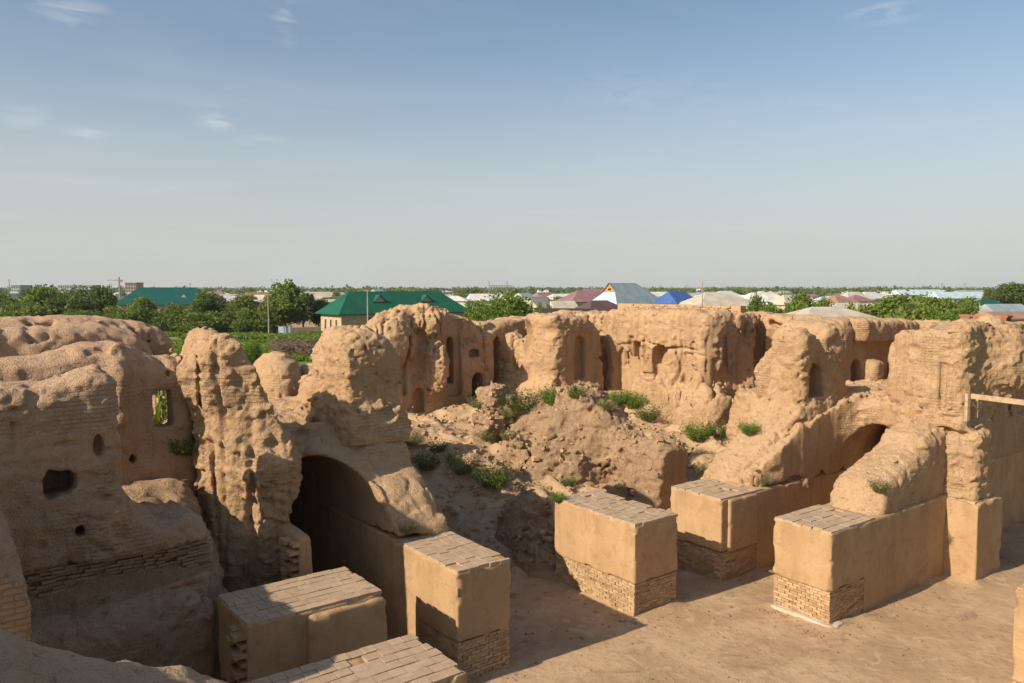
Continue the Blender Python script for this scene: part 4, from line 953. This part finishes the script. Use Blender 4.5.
# left belt of trees
T(4, 6, 290, 68, 164, 'dark bushy tree in the top left corner of the plain, cut by the left edge')
T(3, 40, 281, 64, 169, 'broad green tree at the left, second from the left edge', )
T(4, 70, 283, 54, 165, 'dense dark green tree left of the slender dark one')
T(1, 103, 283, 30, 167, 'slender dark tree standing up beside the teal roof')
T(3, 22, 300, 70, 155, 'low light green bush along the left wall top', name='broad_bush', cat='bush')
T(10, 80, 308, 60, 152, 'lowest yellowish bush in front of the left tree belt', name='broad_bush', cat='bush')
T(0, 141, 294, 30, 163, 'small bright tree in front of the teal roofed house')
T(3, 128, 303, 50, 156, 'wide green bush below the left half of the teal roof', name='broad_bush', cat='bush')
T(4, 168, 301, 56, 158, 'dark bush below the right half of the teal roof', name='broad_bush', cat='bush')
T(0, 182, 306, 34, 154, 'round tree in front of the dark bush below the teal roof')
T(1, 209, 290, 42, 163, 'big round dusty green tree right of the teal roof')
T(3, 203, 309, 60, 154, 'bush at the foot of the round dusty tree', name='broad_bush', cat='bush')
T(4, 236, 303, 46, 159, 'dark bush between the dusty tree and the tall leafy tree', name='broad_bush', cat='bush')
T(2, 245, 292, 30, 173, 'small tree standing behind the wooden pole')
T(0, 284, 277, 46, 164, 'tallest leafy tree left of the green roofed house')
T(2, 274, 296, 44, 159, 'leafy lower tree in front of the tallest one')
T(6, 303, 296, 24, 161, 'narrow dark tree just right of the tallest leafy tree')
T(1, 318, 297, 26, 169, 'dark tree touching the left eave of the green roofed house')
T(3, 256, 306, 50, 156, 'dark bush behind the base of the wooden pole', name='broad_bush', cat='bush')
# behind the far wall
T(10, 504, 287, 74, 92, 'big bright green tree between the green roofed house and the mauve roofs')
T(5, 486, 295, 58, 88, 'bright bushy tree over the corner wall')
T(5, 524, 300, 40, 90, 'low bright bush at the right foot of the big bright tree', name='broad_bush', cat='bush')
T(3, 545, 298, 20, 120, 'small olive bush in front of the cream gables', name='broad_bush', cat='bush')
T(0, 757, 290, 20, 120, 'upright feathery tree right of the cream hip roof')
T(3, 770, 298, 36, 112, 'low bush at the foot of the feathery tree', name='broad_bush', cat='bush')
T(0, 800, 289, 34, 130, 'round tree over the outer wall, left of the flat cream roof')
T(3, 812, 297, 44, 112, 'wide green bush under the round tree over the outer wall', name='broad_bush', cat='bush')
T(0, 826, 294, 26, 122, 'small tree at the right end of the wide green bush')
T(3, 859, 298, 34, 108, 'green bush right of the flat cream roof', name='broad_bush', cat='bush')
T(2, 899, 289, 60, 110, 'large rounded grey green tree in the middle of the right side')
T(3, 888, 298, 84, 102, 'wide bush below the large rounded tree', name='broad_bush', cat='bush')
T(5, 938, 298, 70, 98, 'bright bush right of the large rounded tree', name='broad_bush', cat='bush')
T(5, 975, 305, 60, 96, 'bright bush above the short red parapet', name='broad_bush', cat='bush')
T(2, 930, 292, 40, 135, 'tree standing behind the bright bush on the right')
T(3, 958, 294, 40, 140, 'spreading tree left of the small teal roof')
T(1, 1012, 281, 46, 260, 'dark flat topped tree on the horizon at the right edge')
T(1, 990, 287, 14, 255, 'dark tree left of the flat topped one on the right horizon')

x, y = W(25.2, 5.3); tree(PR[3], (x, y, -.1), 6.6, 1.5, 'slim bush growing in the room behind the square window opening', 'bush', None, 'broad_bush', 1.0)
# weeds: spiky tufts standing on the rubble
def weed_mesh(seed, n=260, m=M_WEED):
    r_ = np.random.default_rng(seed); V = []; Fq = []
    for i in range(n):
        th = r_.uniform(0, 6.28); q = r_.random() ** .5 * .28; lean = r_.uniform(.1, .55); h = r_.uniform(.45, 1.0) * (1 - q); b0 = np.array([q * math.cos(th), q * math.sin(th), 0])
        tip = b0 + np.array([math.cos(th) * lean, math.sin(th) * lean, h]); 
        k = r_.integers(4, 8)
        for j in range(k):
            f = (j + 1) / k; p = b0 + (tip - b0) * f; u = r_.normal(size=3); u /= np.linalg.norm(u); u[2] = abs(u[2]) ; s = .05 * r_.uniform(.6, 1.4)
            v = np.cross(u, r_.normal(size=3)); v /= np.linalg.norm(v); o = len(V)
            V += [p, p + u * s * .8 + v * s * .35, p + u * s * 1.9, p + u * s * .8 - v * s * .35]; Fq.append((o, o + 1, o + 2, o + 3))
    me = bpy.data.meshes.new('weed_shrub'); me.from_pydata([tuple(x) for x in V], [], Fq); me.materials.append(m); return me
WM = [weed_mesh(31), weed_mesh(32, 300, M_DRYWEED), weed_mesh(33, 420, M_LEAF_BRIGHT)]
bpy.context.view_layer.update()
dg = bpy.context.evaluated_depsgraph_get()
def hit(px, py):
    d = Vector(ray(px, py)).normalized(); ok, loc, nrm, idx, ob, mx = SC.ray_cast(dg, Vector((0, 0, CZ)), d); return loc if ok else None
WEEDS = [(521, 412, 30, 0, 'tall green weed clump left of the niched turret foot'), (509, 418, 18, 1, 'small weed beside the knobbly stump'), (553, 404, 24, 2, 'bright round weed on the crest in front of the turret'), (576, 398, 18, 0, 'slim weed at the foot of the turret'),
         (606, 409, 16, 1, 'weed on the ground under the curved alcove'), (620, 404, 20, 2, 'bright weed at the left foot of the niched wall'), (634, 408, 22, 2, 'bright weed in the middle of the row below the niched wall'), (648, 421, 22, 0, 'trailing weed at the right of the row below the niched wall'),
         (697, 440, 24, 2, 'bright weed on the slope below the right end of the niched wall'), (717, 437, 22, 0, 'weed just right of the bright slope weed'), (749, 434, 18, 2, 'bright weed at the left foot of the hump backed tower'), (494, 488, 34, 0, 'large dark green weed on the shaded slope'),
         (463, 474, 26, 1, 'weed patch left of the large dark weed'), (427, 470, 26, 0, 'weed in the shade right of the vault haunch'), (412, 445, 18, 1, 'small weed high in the shaded hollow'), (452, 462, 16, 1, 'small weed above the weed patch on the shaded slope'), (487, 440, 15, 1, 'tiny weed below the knobbly stump'),
         (508, 440, 15, 0, 'tiny weed on the sunlit slope right of the knobbly stump'), (568, 486, 14, 0, 'small weed behind the middle pier'), (558, 501, 14, 2, 'small bright weed at the left edge of the middle pier top'), (184, 455, 30, 0, 'green shrub at the foot of the pointed tower'),
         (131, 460, 12, 1, 'little weed against the edge of the holed wall'), (408, 533, 16, 1, 'dry weed where the broken haunch meets the pier top'), (880, 492, 18, 0, 'small weed growing on the rounded mud hump'), (764, 483, 14, 1, 'weed on the second pier from the right'),
         (478, 408, 16, 1, 'weed in front of the low arched door'), (700, 472, 12, 1, 'faint weed above the second pier from the right'), (438, 452, 18, 0, 'weed in the middle of the shaded hollow')]
for px, py, wpx, k, lab in WEEDS:
    p = hit(px, py)
    if p is None: continue
    s = wpx * p.y / F * .95
    o = bpy.data.objects.new('weed_shrub', WM[k]); COL.objects.link(o); o.location = p - Vector((0, 0, .04)); o.scale = (s, s, s * .95); o.rotation_euler.z = random.uniform(0, 6)
    tag(o, lab, 'weed', 'weeds growing on the ruins')

# field grass and scrub outside the wall
def tuft_field(name, pts, s0, s1, m):
    r_ = np.random.default_rng(5); V = []; Fq = []
    for (x, y) in pts:
        for j in range(3):
            s = r_.uniform(s0, s1); th = r_.uniform(0, 3.14); u = np.array([math.cos(th), math.sin(th), 0]) * s * .5; p = np.array([x + r_.normal() * .3, y + r_.normal() * .3, -.12]); o = len(V); t = np.array([r_.normal() * .2, r_.normal() * .2, s])
            V += [p - u, p + u, p + u * .7 + t, p - u * .7 + t]; Fq.append((o, o + 1, o + 2, o + 3))
    o = mesh_obj(name, V, Fq, m, loc=(0, 0, 0)); return kind(o, 'stuff')
r_ = np.random.default_rng(12); pts = []
while len(pts) < 14000:
    Y = r_.uniform(62, 158); X = r_.uniform(-.46, -.22) * Y
    if 82 < Y < 98 and X > -.30 * Y: continue
    if noise3(np.array([X / 9]), np.array([Y / 9]), np.array([.3]))[0] > -.10: pts.append((X, Y))
tuft_field('field_grass', pts, .3, .7, M_LEAF_BRIGHT)
for (px, py, ww, Y, lab) in ((195, 336, 40, 84, 'bright green bush in the field just left of the pointed tower tip'), (187, 347, 26, 76, 'low bright bush behind the end of the farthest left wall'), (250, 338, 26, 92, 'bright low bush right of the pointed tower tip'), (232, 350, 22, 78, 'low bright bush at the field edge behind the pointed tower')):
    T(5, px, py, ww, Y, lab, name='broad_bush', cat='bush')
# brush pile by the lane
mb = MB()
for i in range(1400):
    x, y, _ = atY(random.uniform(272, 322), 350, random.uniform(100, 122)); z = max(0, random.gauss(.5, .4)); th = random.uniform(0, 3.14)
    L = random.uniform(.4, 1.6); dx, dy, dz = L * math.cos(th), L * math.sin(th), random.uniform(-.4, .5); mb.tube((x, y, z), (x + dx, y + dy, z + dz), .05, .03, 4)
o = kind(mb.build('brush_heap', simple_mat('dry_brushwood', (.15, .10, .07), .9, .3, 2)), 'stuff')

# ------------------------------------------------------------------ village
def roofmat(name, col, rib=True):
    m, n, b = mat(name); N = NB(n); tc = N.node('ShaderNodeTexCoord').outputs['Object']
    nn = N.noise(tc, .5, 5, .6); wv = N.node('ShaderNodeTexWave'); wv.bands_direction = 'X'; N.put(wv.inputs[0], tc); wv.inputs['Scale'].default_value = 1.2
    d = c4(*[x * .82 for x in col]); l = c4(*[min(1, x * 1.12) for x in col])
    cc = N.mix(N.rng(nn, .3, .7), d, l); cc = N.mix(N.rng(wv.outputs[0], .8, .98, 0, .25), cc, d); N.put(b.inputs['Base Color'], cc); b.inputs['Roughness'].default_value = .55; return m
RM = dict(green=roofmat('green_sheet_roof', (.014, .105, .062)), teal=roofmat('teal_sheet_roof', (.010, .085, .072)), grey=roofmat('grey_blue_roof', (.26, .32, .34)), lblue=roofmat('pale_blue_roof', (.42, .53, .57)), blue=roofmat('bright_blue_roof', (.055, .115, .32)),
          cream=roofmat('cream_roof', (.50, .44, .35)), mauve=roofmat('mauve_roof', (.27, .15, .16)), maroon=roofmat('maroon_roof', (.12, .07, .07)), white=roofmat('white_roof', (.62, .60, .56)), rust=roofmat('rusty_roof', (.34, .20, .13)), slate=roofmat('slate_roof', (.30, .31, .32)))
M_HBRICK = simple_mat('tan_brick_wall', (.46, .34, .22), .9, .12, 1.5); M_HWHITE = simple_mat('whitewashed_wall', (.58, .54, .47), .9, .1, 1); M_HPINK = simple_mat('pinkish_plaster_wall', (.46, .34, .27), .9, .12, 1); M_ORANGE = simple_mat('orange_gable_boards', (.55, .22, .06), .7, .1, 2); M_DARKW = simple_mat('painted_shade_wall', (.14, .11, .09), .9, .1)  # last wall is darkened: shade under the eaves is put into its colour
def house(px, py, Y, L, Wd, ze, zr, roof, wall, label, ang=37, hip=1.0, over=.6, wins=(), name='house', group=None, cat='house', z0=-.12, detail=True):
    """near-left eave corner stands on pixel px at distance Y; long side runs away to the right at `ang` degrees"""
    x, y, _ = atY(px, 300, Y); e1 = np.array([math.cos(R(ang)), math.sin(R(ang))]); e2 = np.array([-e1[1], e1[0]]); P = np.array([x, y])
    t = empty(name, (x, y, z0), label, cat, group)
    def pt(u, v, z): q = P + e1 * u + e2 * v; return (q[0], q[1], z)
    mb = MB(); mb.hexa([pt(0, 0, z0), pt(L, 0, z0), pt(L, Wd, z0), pt(0, Wd, z0), pt(0, 0, ze - .1), pt(L, 0, ze - .1), pt(L, Wd, ze - .1), pt(0, Wd, ze - .1)])
    if hip < .3:   # gables
        for u in (0.02, L - .02):
            k = len(mb.v); mb.v += [pt(u, 0, ze - .1), pt(u, Wd, ze - .1), pt(u, Wd / 2, zr - .12)]; mb.f.append((k, k + 1, k + 2) if u > 1 else (k, k + 2, k + 1))
    mb.build('wall', wall, t)
    o = over; hx = hip * Wd / 2
    mb = MB(); E = [pt(-o, -o, ze), pt(L + o, -o, ze), pt(L + o, Wd + o, ze), pt(-o, Wd + o, ze)]; r0, r1 = pt(-o + hx, Wd / 2, zr), pt(L + o - hx, Wd / 2, zr)
    E2 = [(q[0], q[1], q[2] - .16) for q in E]
    k = len(mb.v); mb.v += E + [r0, r1] + E2; mb.f += [(k, k + 1, k + 5, k + 4), (k + 1, k + 2, k + 5), (k + 2, k + 3, k + 4, k + 5), (k + 3, k, k + 4), (k + 9, k + 8, k + 7, k + 6), (k, k + 6, k + 7, k + 1), (k + 1, k + 7, k + 8, k + 2), (k + 2, k + 8, k + 9, k + 3), (k + 3, k + 9, k + 6, k)]
    mb.build('roof', RM[roof], t)
    for (side, s, zz0, ww, hh) in wins:
        mb = MB()
        if side == 'f': c = [(s - ww / 2, -.03), (s + ww / 2, -.03), (s + ww / 2, .04), (s - ww / 2, .04)]
        else: c = [(-.03, s + ww / 2), (-.03, s - ww / 2), (.04, s - ww / 2), (.04, s + ww / 2)]
        mb.hexa([pt(u, v, zz0) for u, v in c] + [pt(u, v, zz0 + hh) for u, v in c]); wo = mb.build('window', M_GLASSD, t)
        mb = MB(); fr = .08; zz1 = zz0 + hh
        def bar(s0, s1, q0, q1):
            if side == 'f': c = [(s0, -.06), (s1, -.06), (s1, .0), (s0, .0)]
            else: c = [(-.06, s1), (-.06, s0), (.0, s0), (.0, s1)]
            mb.hexa([pt(u, v, q0) for u, v in c] + [pt(u, v, q1) for u, v in c])
        bar(s - ww / 2 - fr, s - ww / 2, zz0 - fr, zz1 + fr); bar(s + ww / 2, s + ww / 2 + fr, zz0 - fr, zz1 + fr); bar(s - ww / 2, s + ww / 2, zz1, zz1 + fr); bar(s - ww / 2, s + ww / 2, zz0 - fr, zz0)
        mb.build('frame', M_HWHITE, wo)
    return t, pt
# green roofed house
t, pt = house(341, 314, 150, 28.5, 9.5, 4.05, 8.35, 'green', M_HBRICK, 'long tan brick house under a bright green hip roof', 37, 1.0, .9,
              [('l', 2.2, 1.0, .7, 1.9), ('l', 4.7, 1.0, .7, 1.9), ('l', 7.2, 1.0, .7, 1.9), ('f', 3.0, 1.0, 1.5, .5), ('f', 5.9, 2.7, 1.0, .6), ('f', 8.2, .9, 1.2, .7), ('f', 12.0, 1.0, 1.9, 1.3), ('f', 17, 1.0, 1.6, 1.3), ('f', 25.5, 2.4, 1.6, .6)])
for s in (9.2, 20.0):
    mb = MB(); f = 2.0; k = 0; zb = 4.05 + (f + .9) / 5.65 * 4.3
    mb.v = [pt(s - 1.3, f, zb), pt(s + 1.3, f, zb), pt(s, f, zb + 1.2), pt(s, f + 1.7, zb + 1.25)]; mb.f = [(0, 1, 2)]; d_ = mb.build('dormer_gable', M_HPINK, t)
    mb = MB(); mb.v = [pt(s - 1.6, f - .25, zb - .15), pt(s, f - .25, zb + 1.38), pt(s, f + 1.9, zb + 1.38), pt(s - 1.4, f + .1, zb - .02), pt(s + 1.6, f - .25, zb - .15), pt(s + 1.4, f + .1, zb - .02)]; mb.f = [(0, 1, 2, 3), (1, 4, 5, 2)]; mb.build('dormer_roof', RM['green'], t)
# teal roofed house on the left
t, pt = house(118, 306, 230, 24.5, 13, 4.2, 9.2, 'teal', M_HPINK, 'house on the left under a teal hip roof, behind the tree belt', 12, .75, .8, [('f', 4, 2, 1.5, 1.4), ('f', 9, 2, 1.5, 1.4)])
mb = MB(); s = 17.6; f = 2.2; zb = 6.0; mb.v = [pt(s - 1, f, zb), pt(s + 1, f, zb), pt(s, f, zb + 1.1), pt(s, f + 1.6, zb + 1.1)]; mb.f = [(0, 1, 2), (0, 2, 3), (1, 3, 2)]; mb.build('dormer', M_HPINK, t)
# grey roof with orange gablet
x, y, _ = atY(617, 300, 180); e1 = UB; e2 = UA; P = np.array([x, y]); L, Wd = 17.5, 10.0; ze, zr = 5.2, 10.2
t = empty('house', (x, y, -.12), 'big grey blue roofed house with an orange boarded gablet', 'house')
def pt(u, v, z): q = P + e1 * u + e2 * v; return (q[0], q[1], z)
mb = MB(); mb.hexa([pt(.5, .5, -.12), pt(L - .5, .5, -.12), pt(L - .5, Wd - .5, -.12), pt(.5, Wd - .5, -.12), pt(.5, .5, ze), pt(L - .5, .5, ze), pt(L - .5, Wd - .5, ze), pt(.5, Wd - .5, ze)]); mb.build('wall', M_HWHITE, t)
gz = ze + (zr - ze) * .58; gh = Wd / 2 * .42; gu = Wd / 2 * .5
mb = MB(); mb.v = [pt(0, 0, ze), pt(L, 0, ze), pt(L, Wd, ze), pt(0, Wd, ze), pt(gu - .4, Wd / 2, zr), pt(L - 6.5, Wd / 2, zr), pt(gu, Wd / 2 - gh, gz), pt(gu, Wd / 2 + gh, gz), pt(gu - .4, Wd / 2 - gh - .1, gz - .1), pt(gu - .4, Wd / 2 + gh + .1, gz - .1)]
mb.f = [(0, 1, 5, 4, 8), (1, 2, 5), (2, 3, 9, 4, 5)]; mb.build('roof', RM['grey'], t)
mb = MB(); mb.v = [pt(0, 0, ze), pt(0, Wd, ze), pt(gu, Wd / 2 + gh, gz), pt(gu, Wd / 2 - gh, gz)]; mb.f = [(0, 3, 2, 1)]; o = mb.build('skirt_roof', RM['lblue'], t); o['label'] = 'pale blue lower slope'
mb = MB(); mb.v = [pt(gu - .02, Wd / 2 - gh, gz), pt(gu - .02, Wd / 2 + gh, gz), pt(gu - .02, Wd / 2, zr - .1)]; mb.f = [(0, 2, 1)]; g_ = mb.build('gablet', M_ORANGE, t)
mb = MB(); mb.v = [pt(gu - .06, Wd / 2 - .5, gz + .35), pt(gu - .06, Wd / 2 + .5, gz + .35), pt(gu - .06, Wd / 2 + .5, gz + .85), pt(gu - .06, Wd / 2 - .5, gz + .85)]; mb.f = [(0, 3, 2, 1)]; mb.build('vent', M_GLASSD, t)
HS = [(677, 291, 175, 7, 6.5, 5.6, 8.2, 'blue', M_HWHITE, 'small house under a bright blue roof right of the grey roof', 37, .4), (700, 292, 165, 17, 12, 4.6, 8.0, 'cream', M_DARKW, 'wide house under a pale cream hip roof behind the parapet', 20, 1.0),
      (590, 305, 130, 9, 7, 4.6, 6.9, 'maroon', M_DARKW, 'dark maroon roofed house low behind the far wall', 30, 1.0), (573, 293, 230, 15, 10, 5.0, 8.3, 'mauve', M_HWHITE, 'house with a mauve hip roof left of the grey roof', 25, 1.0), (577, 290, 300, 16, 9, 5.6, 8.6, 'mauve', M_HPINK, 'second mauve roofed house, behind the first and a little higher', 10, 1.0),
      (533, 292, 210, 7, 8, 4.6, 7.7, 'white', M_HWHITE, 'white gabled house left of the mauve roofs', 70, 0), (541, 295, 190, 8, 7, 3.6, 6.9, 'cream', M_HPINK, 'cream gabled house just right of the white gabled one', 60, 0), (556, 299, 180, 6, 6, 3.2, 6.0, 'cream', M_HPINK, 'small cream lean roof at the foot of the gabled houses', 20, .2),
      (786, 290, 240, 12, 8, 4.0, 6.9, 'cream', M_HPINK, 'cream roofed house left of the round tree over the outer wall', 30, 1.0), (808, 311, 96, 11, 8, 4.9, 6.6, 'cream', M_HPINK, 'nearest low cream roof just over the outer right wall', 15, 1.0), (843, 301, 140, 12, 8, 4.3, 6.3, 'cream', M_HWHITE, 'cream shed roof house with a dark door behind the nearest cream roof', 12, .2),
      (838, 294, 260, 10, 8, 4.2, 6.6, 'rust', M_HPINK, 'small house with a rusty roof among the trees right of centre', 30, 1.0), (848, 291, 330, 14, 9, 4.2, 7.4, 'cream', M_HWHITE, 'pale hip roofed house beyond the rusty roof', 20, 1.0), (868, 290, 360, 14, 9, 4.2, 7.2, 'white', M_HPINK, 'white roofed house beyond the large rounded tree, to its left', 30, .8),
      (900, 288, 400, 26, 12, 5.6, 8.2, 'lblue', M_HWHITE, 'long pale blue roofed hall on the right skyline', 5, .3), (940, 290, 330, 24, 12, 4.8, 7.4, 'lblue', M_HWHITE, 'second pale blue hall, nearer and further right', 5, .3), (984, 298, 190, 11, 8, 3.7, 6.2, 'teal', M_HPINK, 'small house under a teal roof at the right', 20, 1.0),
      (1000, 300, 150, 9, 7, 3.6, 5.9, 'grey', M_HWHITE, 'grey blue shed roof right of the small teal roof', 15, .2), (975, 303, 145, 7, 7, 3.6, 5.7, 'cream', M_HPINK, 'cream roofed shed below the small teal roof', 20, .6), (1000, 306, 125, 10, 6, 4.2, 5.2, 'rust', M_HBRICK, 'low brick outbuilding at the right edge', 10, .2), (1003, 293, 260, 20, 12, 4.6, 7.2, 'cream', M_HWHITE, 'broad cream roof under the flat topped tree at the right edge', 10, .8),
      (960, 289, 420, 22, 12, 5.2, 7.8, 'slate', M_HWHITE, 'slate roofed hall far back on the right', 8, .5), (253, 296, 175, 26, 5, 6.0, 6.4, 'cream', M_HPINK, 'long blank pinkish wall building behind the tallest leafy tree', 6, .1), (302, 297, 180, 16, 6, 5.6, 6.4, 'cream', M_HPINK, 'low pinkish building left of the green roof', 8, .1),
      (382, 290, 330, 7, 8, 5.6, 8.4, 'lblue', M_HWHITE, 'little pale blue gable peeping over the green roof', 70, 0), (470, 293, 300, 14, 7, 4.2, 6.8, 'white', M_HWHITE, 'white low house behind the big bright tree', 15, .4), (718, 289, 300, 12, 8, 5.4, 7.9, 'lblue', M_HWHITE, 'pale blue roof peeping over the cream hip roof', 20, 1.0), (748, 291, 260, 16, 9, 4.6, 7.5, 'white', M_HWHITE, 'white roofed house behind the feathery tree', 15, 1.0)]
for i, h_ in enumerate(HS): house(*h_[:12], wins=[('f', h_[3] * .3, 1.4, 1.2, 1.3), ('f', h_[3] * .65, 1.4, 1.2, 1.3), ('l', h_[4] * .5, 1.4, 1.1, 1.3)])
# skyline pieces at the far left
M_FAR = simple_mat('far_panel_block', (.34, .33, .33), .9, .05, .1); M_FARB = simple_mat('far_brick_block', (.30, .19, .15), .9, .05, .1)
def block(px0, px1, ytop, Y, label, m, floors, cols, cat='building', name='apartment_block'):
    x0, _, zt = atY(px0, ytop, Y); x1 = atY(px1, ytop, Y)[0]; t = empty(name, ((x0 + x1) / 2, Y, -.12), label, cat)
    mb = MB(); mb.box(((x0 + x1) / 2, Y + 8, zt / 2), (x1 - x0, 16, zt)); mb.build('wall', m, t)
    mb = MB(); mb.box(((x0 + x1) / 2, Y + 8, zt + .3), (x1 - x0 + 1, 17, .6)); mb.build('roof', RM['slate'], t)
    for f in range(floors):
        mb = MB()
        for c in range(cols): cx_ = x0 + (c + .5) * (x1 - x0) / cols; mb.box((cx_, Y - .02, zt * (f + .55) / floors), ((x1 - x0) / cols * .5, .1, zt / floors * .5))
        mb.build('window_row', M_GLASSD, t)
block(58, 93, 285.6, 900, 'long grey block of flats on the left skyline', M_FAR, 3, 16); block(125, 136, 283, 800, 'squat brick tower block beside the crane', M_FARB, 4, 4); block(11, 20, 285.6, 800, 'small grey block near the mast at far left', M_FAR, 3, 4)
block(490, 512, 285.5, 1400, 'pale works hall on the centre skyline', M_FAR, 1, 8)
def mast(px, ytop, Y, r, label, m=M_CONC, name='utility_pole', cat='pole', arm=True, zb=-.12):
    x, y, zt = atY(px, ytop, Y); t = empty(name, (x, y, zb), label, cat); mb = MB(); mb.tube((x, y, zb), (x, y, zt), r, r * .6, 8); mb.build('shaft', m, t)
    if arm: mb = MB(); mb.box((x, y, zt - .5), (1.4 if Y < 200 else 4, .1, .12)); mb.build('crossarm', m, t)
mast(268, 292, 150, .16, 'brown wooden pole in front of the tallest leafy tree', arm=True); mast(367.5, 291, 112, .15, 'grey concrete pole in front of the green roofed house', arm=False); mast(702.5, 281, 100, .09, 'thin rusty mast in front of the cream hip roof', arm=False)
M_STEEL = simple_mat('far_steel', (.22, .21, .21), .6, .05)
for px, yt, lab in ((9, 279, 'lattice mast at the far left skyline'), (489, 281, 'thin mast on the centre skyline'), (507, 281, 'second thin mast on the centre skyline, right of the first'), (942, 283, 'pylon on the right skyline'), (965, 283, 'second pylon on the right skyline, right of the first'), (190, 283, 'thin pole above the dusty round tree')):
    mast(px, yt, 650, .45, lab, M_STEEL, 'far_mast', 'mast', True)
x, y, zt = atY(119, 277, 600); t = empty('tower_crane', (x, y, -.12), 'tower crane on the left skyline beside the brick block', 'crane')
mb = MB(); mb.box((x, y, zt / 2), (.9, .9, zt)); mb.build('mast', M_STEEL, t); mb = MB(); mb.box((x - 3.2, y, zt - 2.4), (12, .6, .6)); mb.build('jib', M_STEEL, t); mb = MB(); mb.box((x + 1.6, y, zt - 3), (1.4, .8, 1.4)); mb.build('cab', M_STEEL, t)
# small blue sheds and the low wall by the field
x, y, _ = atY(284.5, 330, 152); t = empty('metal_gate', (x, y, -.12), 'weathered pale blue metal gate leaves at the field edge', 'gate'); M_GATE = simple_mat('faded_blue_sheet', (.36, .42, .50), .7, .15, 1)
for dx in (-1.0, .15): mb = MB(); mb.box((x + dx + .4, y, .75), (1.0, .1, 1.7), .1 * (dx + .5)); mb.build('gate_leaf', M_GATE, t)
for dx in (-1.15, .0, 1.2): mb = MB(); mb.box((x + dx, y + .05, .85), (.14, .14, 2.0)); mb.build('gate_post', M_STEEL, t)
mb = MB(); x0 = atY(290, 330, 155)[0]; x1 = atY(321, 330, 158)[0]; mb.hexa([(x0, 155, -.2), (x1, 158, -.2), (x1, 158.5, -.2), (x0, 155.5, -.2), (x0, 155, 1.2), (x1, 158, 1.3), (x1, 158.5, 1.3), (x0, 155.5, 1.2)])
tag(mb.build('field_wall', M_HPINK), 'low rubble field wall between the blue gate and the green roofed house', 'wall')
mb = MB(); x0 = atY(540, 305, 118)[0]; x1 = atY(600, 305, 118)[0]; mb.hexa([(x0, 118, -.2), (x1, 124, -.2), (x1, 124.6, -.2), (x0, 118.6, -.2), (x0, 118, 6.4 - 3), (x1, 124, 3.2), (x1, 124.6, 3.2), (x0, 118.6, 3.4)])
mb.v = [(v[0], v[1], v[2] if v[2] < 0 else v[2] + 2.6) for v in mb.v]
tag(mb.build('yard_wall', M_CONC), 'long grey yard wall below the mauve roofs', 'wall')

# far town and woods on the plain
random.seed(21)
HN = ('pale low house far out among the trees of the plain', 'house', 'far houses scattered over the plain')
protoH = {}
def far_house(px, Y, col):
    L = random.uniform(9, 18); Wd = random.uniform(7, 10); ze = random.uniform(3.2, 4.8); house(px, 300, Y, L, Wd, ze, ze + random.uniform(1.4, 3), col, random.choice((M_HWHITE, M_HPINK, M_HWHITE)), HN[0], random.uniform(-20, 50), random.choice((0, .6, 1)), .5, (), 'house', HN[2])
for i in range(95):
    px = random.uniform(0, 1024); Y = random.choice((random.uniform(260, 480), random.uniform(400, 900), random.uniform(700, 1500)))
    far_house(px, Y, random.choice(('cream', 'white', 'white', 'cream', 'slate', 'lblue', 'rust', 'mauve', 'grey')))
for i in range(190):
    px = random.uniform(-10, 1034); Y = random.choice((random.uniform(170, 400), random.uniform(300, 700), random.uniform(600, 1300))) ; x, y, _ = atY(px, 300, Y); s = random.uniform(4.0, 7.6) if Y < 500 else random.uniform(5.5, 10.5)
    if any(abs(px - hx_) < 45 and Y < hy for hx_, hy in ((400, 200), (640, 230), (715, 200), (155, 200))): continue
    if Y < 320: s = random.uniform(3, 5.5)
    tree(PR[random.choice((7, 8, 9))], (x, y, -.12), s, s * random.uniform(.7, 1.2), 'small round tree far out on the plain between the houses', 'tree', 'far trees scattered over the plain')
for i in range(110):
    px = random.uniform(470, 1034); Y = random.uniform(150, 420); x, y, _ = atY(px, 300, Y); s = random.uniform(3.6, 6.2)
    if any(abs(px - hx_) < 50 and Y < hy for hx_, hy in ((640, 215), (715, 195))): continue
    tree(PR[random.choice((7, 8, 9))], (x, y, -.12), s, s * random.uniform(.8, 1.4), 'small round tree far out on the plain between the houses', 'tree', 'far trees scattered over the plain')
# horizon wood: one mass of small crowns
r_ = np.random.default_rng(77); V = []; Fs = []; o0 = 0
for i in range(2300):
    Y = r_.uniform(800, 3400); X = r_.uniform(-.70, .70) * Y; s = r_.uniform(6, 12.5); cs = [(X + r_.normal() * 5, Y, s * r_.uniform(.45, .6)) for _ in range(3)]; rs = [(s * .6, s * .6, s * .42)] * 3
    v, f = leaf_cloud(cs, rs, 24, 1.9, r_); V.append(v); Fs.append(f + o0); o0 += len(v)
kind(mesh_obj('horizon_woods', np.concatenate(V), np.concatenate(Fs), M_LEAF_DARK, loc=(0, 0, 0)), 'stuff')

# ------------------------------------------------------------------ haze
mb = MB(); mb.hexa([(-4500, -60, -1.2), (4500, -60, -1.2), (4500, 5000, -1.2), (-4500, 5000, -1.2), (-4500, -60, 16), (4500, -60, 16), (4500, 5000, 16), (-4500, 5000, 16)])
hm = bpy.data.materials.new('haze'); hm.use_nodes = True; hn = hm.node_tree; hn.nodes.clear(); ho = hn.nodes.new('ShaderNodeOutputMaterial'); pv = hn.nodes.new('ShaderNodeVolumePrincipled')
pv.inputs['Color'].default_value = (.86, .88, .92, 1); pv.inputs['Density'].default_value = .00011; pv.inputs['Anisotropy'].default_value = .1; hn.links.new(pv.outputs[0], ho.inputs['Volume'])
kind(mb.build('haze', hm), 'stuff')
